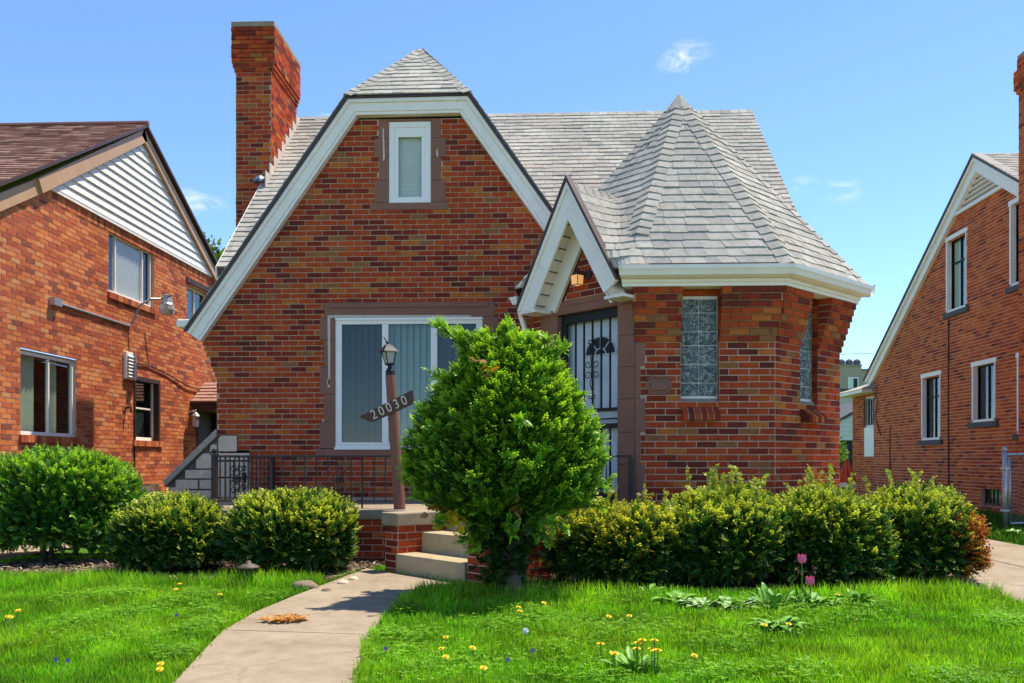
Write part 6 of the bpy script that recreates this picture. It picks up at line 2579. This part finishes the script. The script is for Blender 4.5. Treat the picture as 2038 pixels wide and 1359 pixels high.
def on_ground(px, py):
    a, b = (px - 1019) / 1720, (py - 915) / 1720
    dx, dy = a * math.cos(_t) - math.sin(_t), a * math.sin(_t) + math.cos(_t)
    k = 1.0 / b
    return dx * k, dy * k
for i, (px, py, lab) in enumerate(LAWN_D):
    gx_, gy_ = on_ground(px, py)
    dandelion((gx_, gy_, 0), lab, 'dandelions in the lawn', 0.07 + 0.03 * random.random(), i)
gx_, gy_ = on_ground(1048, 1268)
dandelion((gx_, gy_, 0), 'white dandelion seed head in the lawn', None, 0.10, 99, True)


def leaf_plate(mb, p, dirv, L, W, droop=0.4, fold=0.25):
    """one broad leaf: pointed oval, folded along the midrib"""
    d = Vector(dirv).normalized()
    sd_ = d.cross(Vector((0, 0, 1)))
    if sd_.length < .05:
        sd_ = Vector((1, 0, 0))
    sd_.normalize()
    up = sd_.cross(d).normalized()
    rows = []
    for t, w in ((0, .12), (.25, .75), (.55, 1.0), (.8, .6), (1, .02)):
        c = Vector(p) + d * L * t - Vector((0, 0, 1)) * droop * L * t * t
        rows.append((c - sd_ * W * w + up * W * w * fold, c, c + sd_ * W * w + up * W * w * fold))
    vs_ = [q for r_ in rows for q in r_]
    fs = []
    for i in range(4):
        for j in range(2):
            fs.append((i * 3 + j, i * 3 + j + 1, i * 3 + 4 + j, i * 3 + 3 + j))
    mb.add(vs_, fs)


def leafy_plant(name, label, x, y, k, L, W, mat, seed, spread=1.0, up=0.6, group=None, cat='plant', droop=.4):
    rd_ = random.Random(seed)
    root = thing(name, label, cat, (x, y, 0), group)
    for i in range(k):
        a = rd_.uniform(0, 6.28)
        o = rd_.uniform(0, .5) * L * spread
        mb = MB()
        leaf_plate(mb, (x + o * math.cos(a), y + o * math.sin(a), rd_.uniform(-0.02, .03)), (math.cos(a) * spread, math.sin(a) * spread, up * rd_.uniform(.5, 1.6)), L * rd_.uniform(.7, 1.25), W * rd_.uniform(.8, 1.2), droop)
        mb.build('leaf', mat, root)
    return root


m, nn_, ll_, out = new_mat('variegated_leaf')
t1 = noise(nn_, ll_, 26, 3, 0.6)
rr = ramp(nn_, [(0.42, (0.09, 0.22, 0.03)), (0.52, (0.16, 0.32, 0.05)), (0.60, (0.52, 0.58, 0.32))])
ll_.new(t1.outputs['Fac'], rr.inputs[0])
principled(nn_, ll_, out, rr.outputs[0], 0.45, 0, None, 0.4)
GC = 'low leafy plants edging the turret bed'
for i, (px, py, lab, mat_, k, L, W, up) in enumerate((
        (1290, 1168, 'bright green leafy clump under the hedge, nearest the yew tree', 'weed_leaf', 16, .11, .022, .9),
        (1345, 1182, 'dark leafy groundcover clump left of the variegated plants', 'weed_leaf', 16, .12, .03, .6),
        (1395, 1190, 'variegated leafy plant at the front of the turret bed', 'variegated_leaf', 18, .12, .034, .6),
        (1450, 1196, 'paler variegated plant in the middle of the bed edge', 'variegated_leaf', 20, .12, .034, .6),
        (1500, 1190, 'variegated plant just left of the tulips', 'variegated_leaf', 16, .11, .03, .7),
        (1540, 1196, 'upright strap-leaved clump beside the tulips', 'weed_leaf', 12, .20, .018, 1.8),
        (1622, 1190, 'dark spreading leaves right of the tulips', 'weed_leaf', 14, .15, .03, .8),
        (1700, 1182, 'leafy weeds at the hedge foot near the driveway', 'weed_leaf', 14, .14, .022, .9),
        (1540, 1232, 'broad-leaved weed patch in the lawn before the tulips', 'weed_leaf', 22, .13, .026, .6),
        (1255, 1152, 'tall strap leaf growing at the hedge foot by the trunk', 'weed_leaf', 5, .24, .018, 2.2),
        (2010, 1062, 'leafy weeds round the fence post', 'weed_leaf', 30, .15, .03, 1.2))):
    gx_, gy_ = on_ground(px, py)
    leafy_plant('leafy_plant', lab, gx_, gy_ - .06, int(k * 1.7), L * 1.25, W * 1.15, mat_, 300 + i, 1.1, up * 1.2, GC if i < 8 else None)
# dandelion clump
gx_, gy_ = on_ground(1262, 1312)
dc_ = leafy_plant('dandelion_clump', 'ragged clump of dandelions with several yellow heads in the lawn', gx_, gy_, 30, .13, .016, 'weed_leaf', 401, 1.1, 1.0, None, 'flower', .25)
rd = random.Random(77)
for i in range(10):
    x0, y0 = gx_ + rd.uniform(-.17, .16), gy_ + rd.uniform(-.16, .12)
    h = rd.uniform(.10, .17)
    f = MB()
    f.tube([(x0, y0, -.02), (x0, y0, h)], 0.003, 5)
    f.build('stem', 'stem_green', dc_)
    f = MB()
    for ring, (r_, hh, k) in enumerate(((0.021, 0.002, 16), (0.015, 0.007, 12), (0.008, 0.010, 8))):
        for j in range(k):
            t = 2 * math.pi * (j + .5 * ring) / k
            dv_ = Vector((math.cos(t), math.sin(t), 0))
            sd_ = Vector((-math.sin(t), math.cos(t), 0)) * .0045
            T = Vector((x0, y0, h))
            q1 = T + dv_ * r_ + Vector((0, -hh * .6, hh))
            f.add([T - sd_ * .4, q1 - sd_, q1 + sd_, T + sd_ * .4], [(0, 1, 2, 3)])
    tag(f.build('flower_head', 'yellow_petal', dc_), kind='stuff')
# violets
rd = random.Random(8)
for i, (px, py) in enumerate(((112, 1318), (135, 1320), (352, 1228), (768, 1296), (1010, 1318), (1060, 1300))):
    gx_, gy_ = on_ground(px, py)
    root = thing('violet', ('left of two violets in the left lawn', 'right of two violets in the left lawn', 'violet below the low left shrubs', 'violet at the right edge of the path', 'violet left of the dandelion seed head', 'violet below the dandelion seed head')[i], 'flower', (gx_, gy_, 0), 'violets in the lawn')
    f = MB()
    for j in range(5):
        t = 2 * math.pi * j / 5
        T = Vector((gx_, gy_, .075))
        dv_ = Vector((math.cos(t), -.3, math.sin(t)))
        sd_ = Vector((-math.sin(t), 0, math.cos(t))) * .006
        f.add([T, T + dv_ * .008 - sd_, T + dv_ * .014, T + dv_ * .008 + sd_], [(0, 1, 2, 3)])
    f.build('petals', 'violet_petal', root)
    f = MB()
    f.tube([(gx_, gy_, -.02), (gx_, gy_, .075)], .0015, 4)
    f.build('stem', 'stem_green', root)
# tulips
for (px, py, zt, lab) in ((1586, 1190, 0.325, 'taller pink tulip in front of the hedge'), (1602, 1192, 0.175, 'shorter pink tulip in front of the hedge')):
    gx_, gy_ = on_ground(px, py)
    gy_ -= 0.12
    root = thing('tulip', lab, 'flower', (gx_, gy_, 0), 'pink tulips')
    s = MB()
    s.tube([(gx_, gy_, -.02), (gx_ + .004, gy_, zt * .5), (gx_, gy_, zt)], 0.004, 6)
    s.build('stem', 'stem_green', root)
    for j in range(6):
        t = 2 * math.pi * j / 6
        dv_ = Vector((math.cos(t), math.sin(t), 0))
        sd_ = Vector((-math.sin(t), math.cos(t), 0))
        b0_ = Vector((gx_, gy_, zt))
        prof = ((0.004, 0, .005), (0.022, .012, .017), (0.027, .032, .019), (0.025, .052, .013), (0.03, .066, .001))
        mb = MB()
        vs_ = []
        for r_, hh, w in prof:
            c_ = b0_ + dv_ * (r_ * (1 if j % 2 else .9)) + Vector((0, 0, hh))
            vs_ += [c_ - sd_ * w, c_ + dv_ * .003, c_ + sd_ * w]
        mb.add(vs_, [(i * 3 + q, i * 3 + q + 1, i * 3 + q + 4, i * 3 + q + 3) for i in range(4) for q in (0, 1)])
        mb.build('petal', 'pink_petal', root, smooth=True)
    for a in (0.4, 2.6):
        mb = MB()
        leaf_plate(mb, (gx_, gy_, 0), (math.cos(a) * .4, -.25, 1), .2, .02, .1)
        mb.build('leaf', 'weed_leaf', root)

# ================================================================== GARDEN ODDS
gx_, gy_ = on_ground(492, 1152)
gl_t = thing('garden_light', 'weathered mushroom garden light in front of the shrubs', 'garden light', (gx_, gy_, 0))
s = MB()
s.tube([(gx_, gy_, -.02), (gx_ + .01, gy_, .13)], 0.014, 8)
s.build('stake', 'bronze', gl_t)
s = MB()
s.lathe((gx_ + .012, gy_, .125), [(0.022, 0), (0.03, .02), (0.092, .028), (0.09, .038), (0.05, .058), (0.022, .066), (0.02, .085), (0.004, .09)], 14)
s.build('lamp_cap', 'bronze', gl_t, smooth=True)


def stone(name, label, x, y, rx, ry, rz, seed, mat='rock'):
    r = np.random.default_rng(seed)
    mb = MB()
    ku, kv = 12, 7
    vs_, fs = [], []
    for j in range(kv + 1):
        ph = math.pi * j / kv
        for i in range(ku):
            th_ = 2 * math.pi * i / ku
            dv_ = np.array([[math.sin(ph) * math.cos(th_), math.sin(ph) * math.sin(th_), math.cos(ph)]])
            k = 1 + lumps(dv_, seed, 0.25, 2.2)[0]
            vs_.append((x + rx * k * dv_[0, 0], y + ry * k * dv_[0, 1], rz * .35 + rz * k * dv_[0, 2]))
    for j in range(kv):
        for i in range(ku):
            fs.append((j * ku + i, j * ku + (i + 1) % ku, (j + 1) * ku + (i + 1) % ku, (j + 1) * ku + i))
    mb.add(vs_, fs)
    return tag(mb.build(name, mat, smooth=True), label, 'stone')


for i, (px, py, a, b, c, lab) in enumerate(((650, 1158, .10, .08, .05, 'rounded brown rock at the path edge by the shrub'), (690, 1164, .04, .04, .025, 'small flat stone beside the brown rock'),
                                            (722, 1150, .05, .035, .03, 'pale broken stone beside the path near the steps'), (742, 1143, .045, .03, .03, 'pale rubble stone closest to the porch steps'))):
    gx_, gy_ = on_ground(px, py)
    gx_ -= 0.17
    stone('rock', lab, gx_, gy_, a, b, c, 500 + i, 'rock' if i < 2 else 'limestone')

# ================================================================== BACKGROUND BUILDINGS
ap = thing('apartment_building', 'distant flat-roofed tan apartment block beyond the driveway', 'building', (26, 72, 0))
s = MB()
s.box((20, 70, 0), (25.0, 76, 8.55))
s.box((25.0, 70.6, 0), (34, 76, 8.25))
s.build('wall', 'tan_brick_far', ap)
s = MB()
s.box((19.9, 69.9, 8.55), (25.05, 76.1, 8.65))
s.box((25.05, 70.5, 8.25), (34.1, 76.1, 8.38))
s.build('parapet', 'concrete', ap)
for k, xx in enumerate((24.0, 26.7, 28.0)):
    s = MB()
    yw = 70 if xx < 25 else 70.6
    s.box((xx - .05, yw - .05, 6.45), (xx + .75, yw + .02, 7.65))
    w_ = s.build('window', 'white_paint', ap)
    s = MB()
    s.box((xx + .05, yw - .09, 6.55), (xx + .32, yw - .051, 7.55))
    s.build('pane', 'pane', w_)
    s = MB()
    s.box((xx + .36, yw - .09, 6.55), (xx + .66, yw - .051, 7.55))
    s.build('pane', 'room_dark', w_)
for k in range(3):
    s = MB()
    s.lathe((23.75 + k * .62, 71, 8.65), [(0.22, 0), (0.3, .1), (0.3, .38), (0.2, .5), (0.05, .56)], 10)
    s.build('roof_ventilator', 'roof_felt', ap)
pb_t = thing('painted_building', 'pale painted brick building behind the driveway gap', 'building', (13.5, 42, 0))
s = MB()
s.box((12.3, 42, 0), (18, 48, 4.35))
s.build('wall', 'pale_brick_far', pb_t)
s = MB()
s.box((12.2, 41.9, 4.35), (18.1, 48.1, 4.47))
s.build('parapet', 'roof_felt', pb_t)
ga = thing('garage', 'white sided garage gable seen at the end of the driveway', 'building', (10.2, 31, 0))
s = MB()
s.add([(9.6, 31, 0), (13.4, 31, 0), (13.4, 31, 1.75), (9.6, 31, 1.75), (9.6, 36, 0), (13.4, 36, 0), (13.4, 36, 1.75), (9.6, 36, 1.75)], [(0, 1, 2, 3), (1, 5, 6, 2), (4, 0, 3, 7), (5, 4, 7, 6)])
s.build('wall', 'room_dark', ga)  # near-black colour puts the shade of the door opening on the wall
for k in range(9):
    z0 = 1.75 + k * .16
    q = clip([(9.6, z0), (13.4, z0), (13.4, z0 + .155), (9.6, z0 + .155)], [half_below((9.5, 1.95), (11.5, 3.1)), half_below((11.5, 3.1), (13.5, 1.95))])
    if len(q) >= 3:
        s = MB()
        s.prism([(u, 30.95, v) for u, v in q], [(u, 30.9 - .02 * (v < z0 + .05), v) for u, v in q])
        s.build('siding_board', 'siding_white', ga)
s = MB()
s.prism([(9.3, 30.8, 1.88), (11.5, 30.8, 3.14), (11.5, 36.2, 3.14), (9.3, 36.2, 1.88)], [(9.3, 30.8, 1.96), (11.5, 30.8, 3.22), (11.5, 36.2, 3.22), (9.3, 36.2, 1.96)])
s.prism([(13.7, 30.8, 1.88), (11.5, 30.8, 3.14), (11.5, 36.2, 3.14), (13.7, 36.2, 1.88)], [(13.7, 30.8, 1.96), (11.5, 30.8, 3.22), (11.5, 36.2, 3.22), (13.7, 36.2, 1.96)])
s.build('roof', 'roof_felt', ga)
# folded red and white parasol leaning at the end of the drive
um = thing('folded_parasol', 'folded red and white parasol standing at the end of the driveway', 'parasol', (7.62, 22.3, 0))
s = MB()
s.tube([(7.62, 22.3, 0), (7.60, 22.3, 1.12)], 0.015, 6)
s.build('pole', 'galvanised', um)
s = MB()
k = 16
prof = ((0.17, .48), (0.155, .62), (0.10, .85), (0.03, 1.06), (0.012, 1.10))
for r_, z_ in prof:
    for j in range(k):
        t = 2 * math.pi * j / k
        rr_2 = r_ * (1 + (.28 if j % 2 else -.22))
        s.v.append((7.60 + rr_2 * math.cos(t), 22.3 + rr_2 * math.sin(t), z_))
for i in range(len(prof) - 1):
    for j in range(k):
        s.f.append((i * k + j, i * k + (j + 1) % k, (i + 1) * k + (j + 1) % k, (i + 1) * k + j))
s.build('canopy', 'red_cloth', um)
s = MB()
for j in range(k):
    t = 2 * math.pi * j / k
    rr_2 = .17 * (1 + (.28 if j % 2 else -.22))
    for zz_ in (.36, .482):
        s.v.append((7.60 + rr_2 * math.cos(t), 22.3 + rr_2 * math.sin(t), zz_))
s.f = [(2 * j, 2 * ((j + 1) % k), 2 * ((j + 1) % k) + 1, 2 * j + 1) for j in range(k)]
s.build('valance', 'white_paint', um)
# overhead wire
s = MB()
s.tube([(-20, 30.5, 4.6), (0, 28, 4.25), (5, 25.5, 3.95), (8.4, 23.4, 3.9), (8.62, 23.2, 3.85)], 0.007, 5)
tag(s.build('utility_wire', 'black_metal'), 'thin overhead wire running to the right-hand house eave', 'wire')
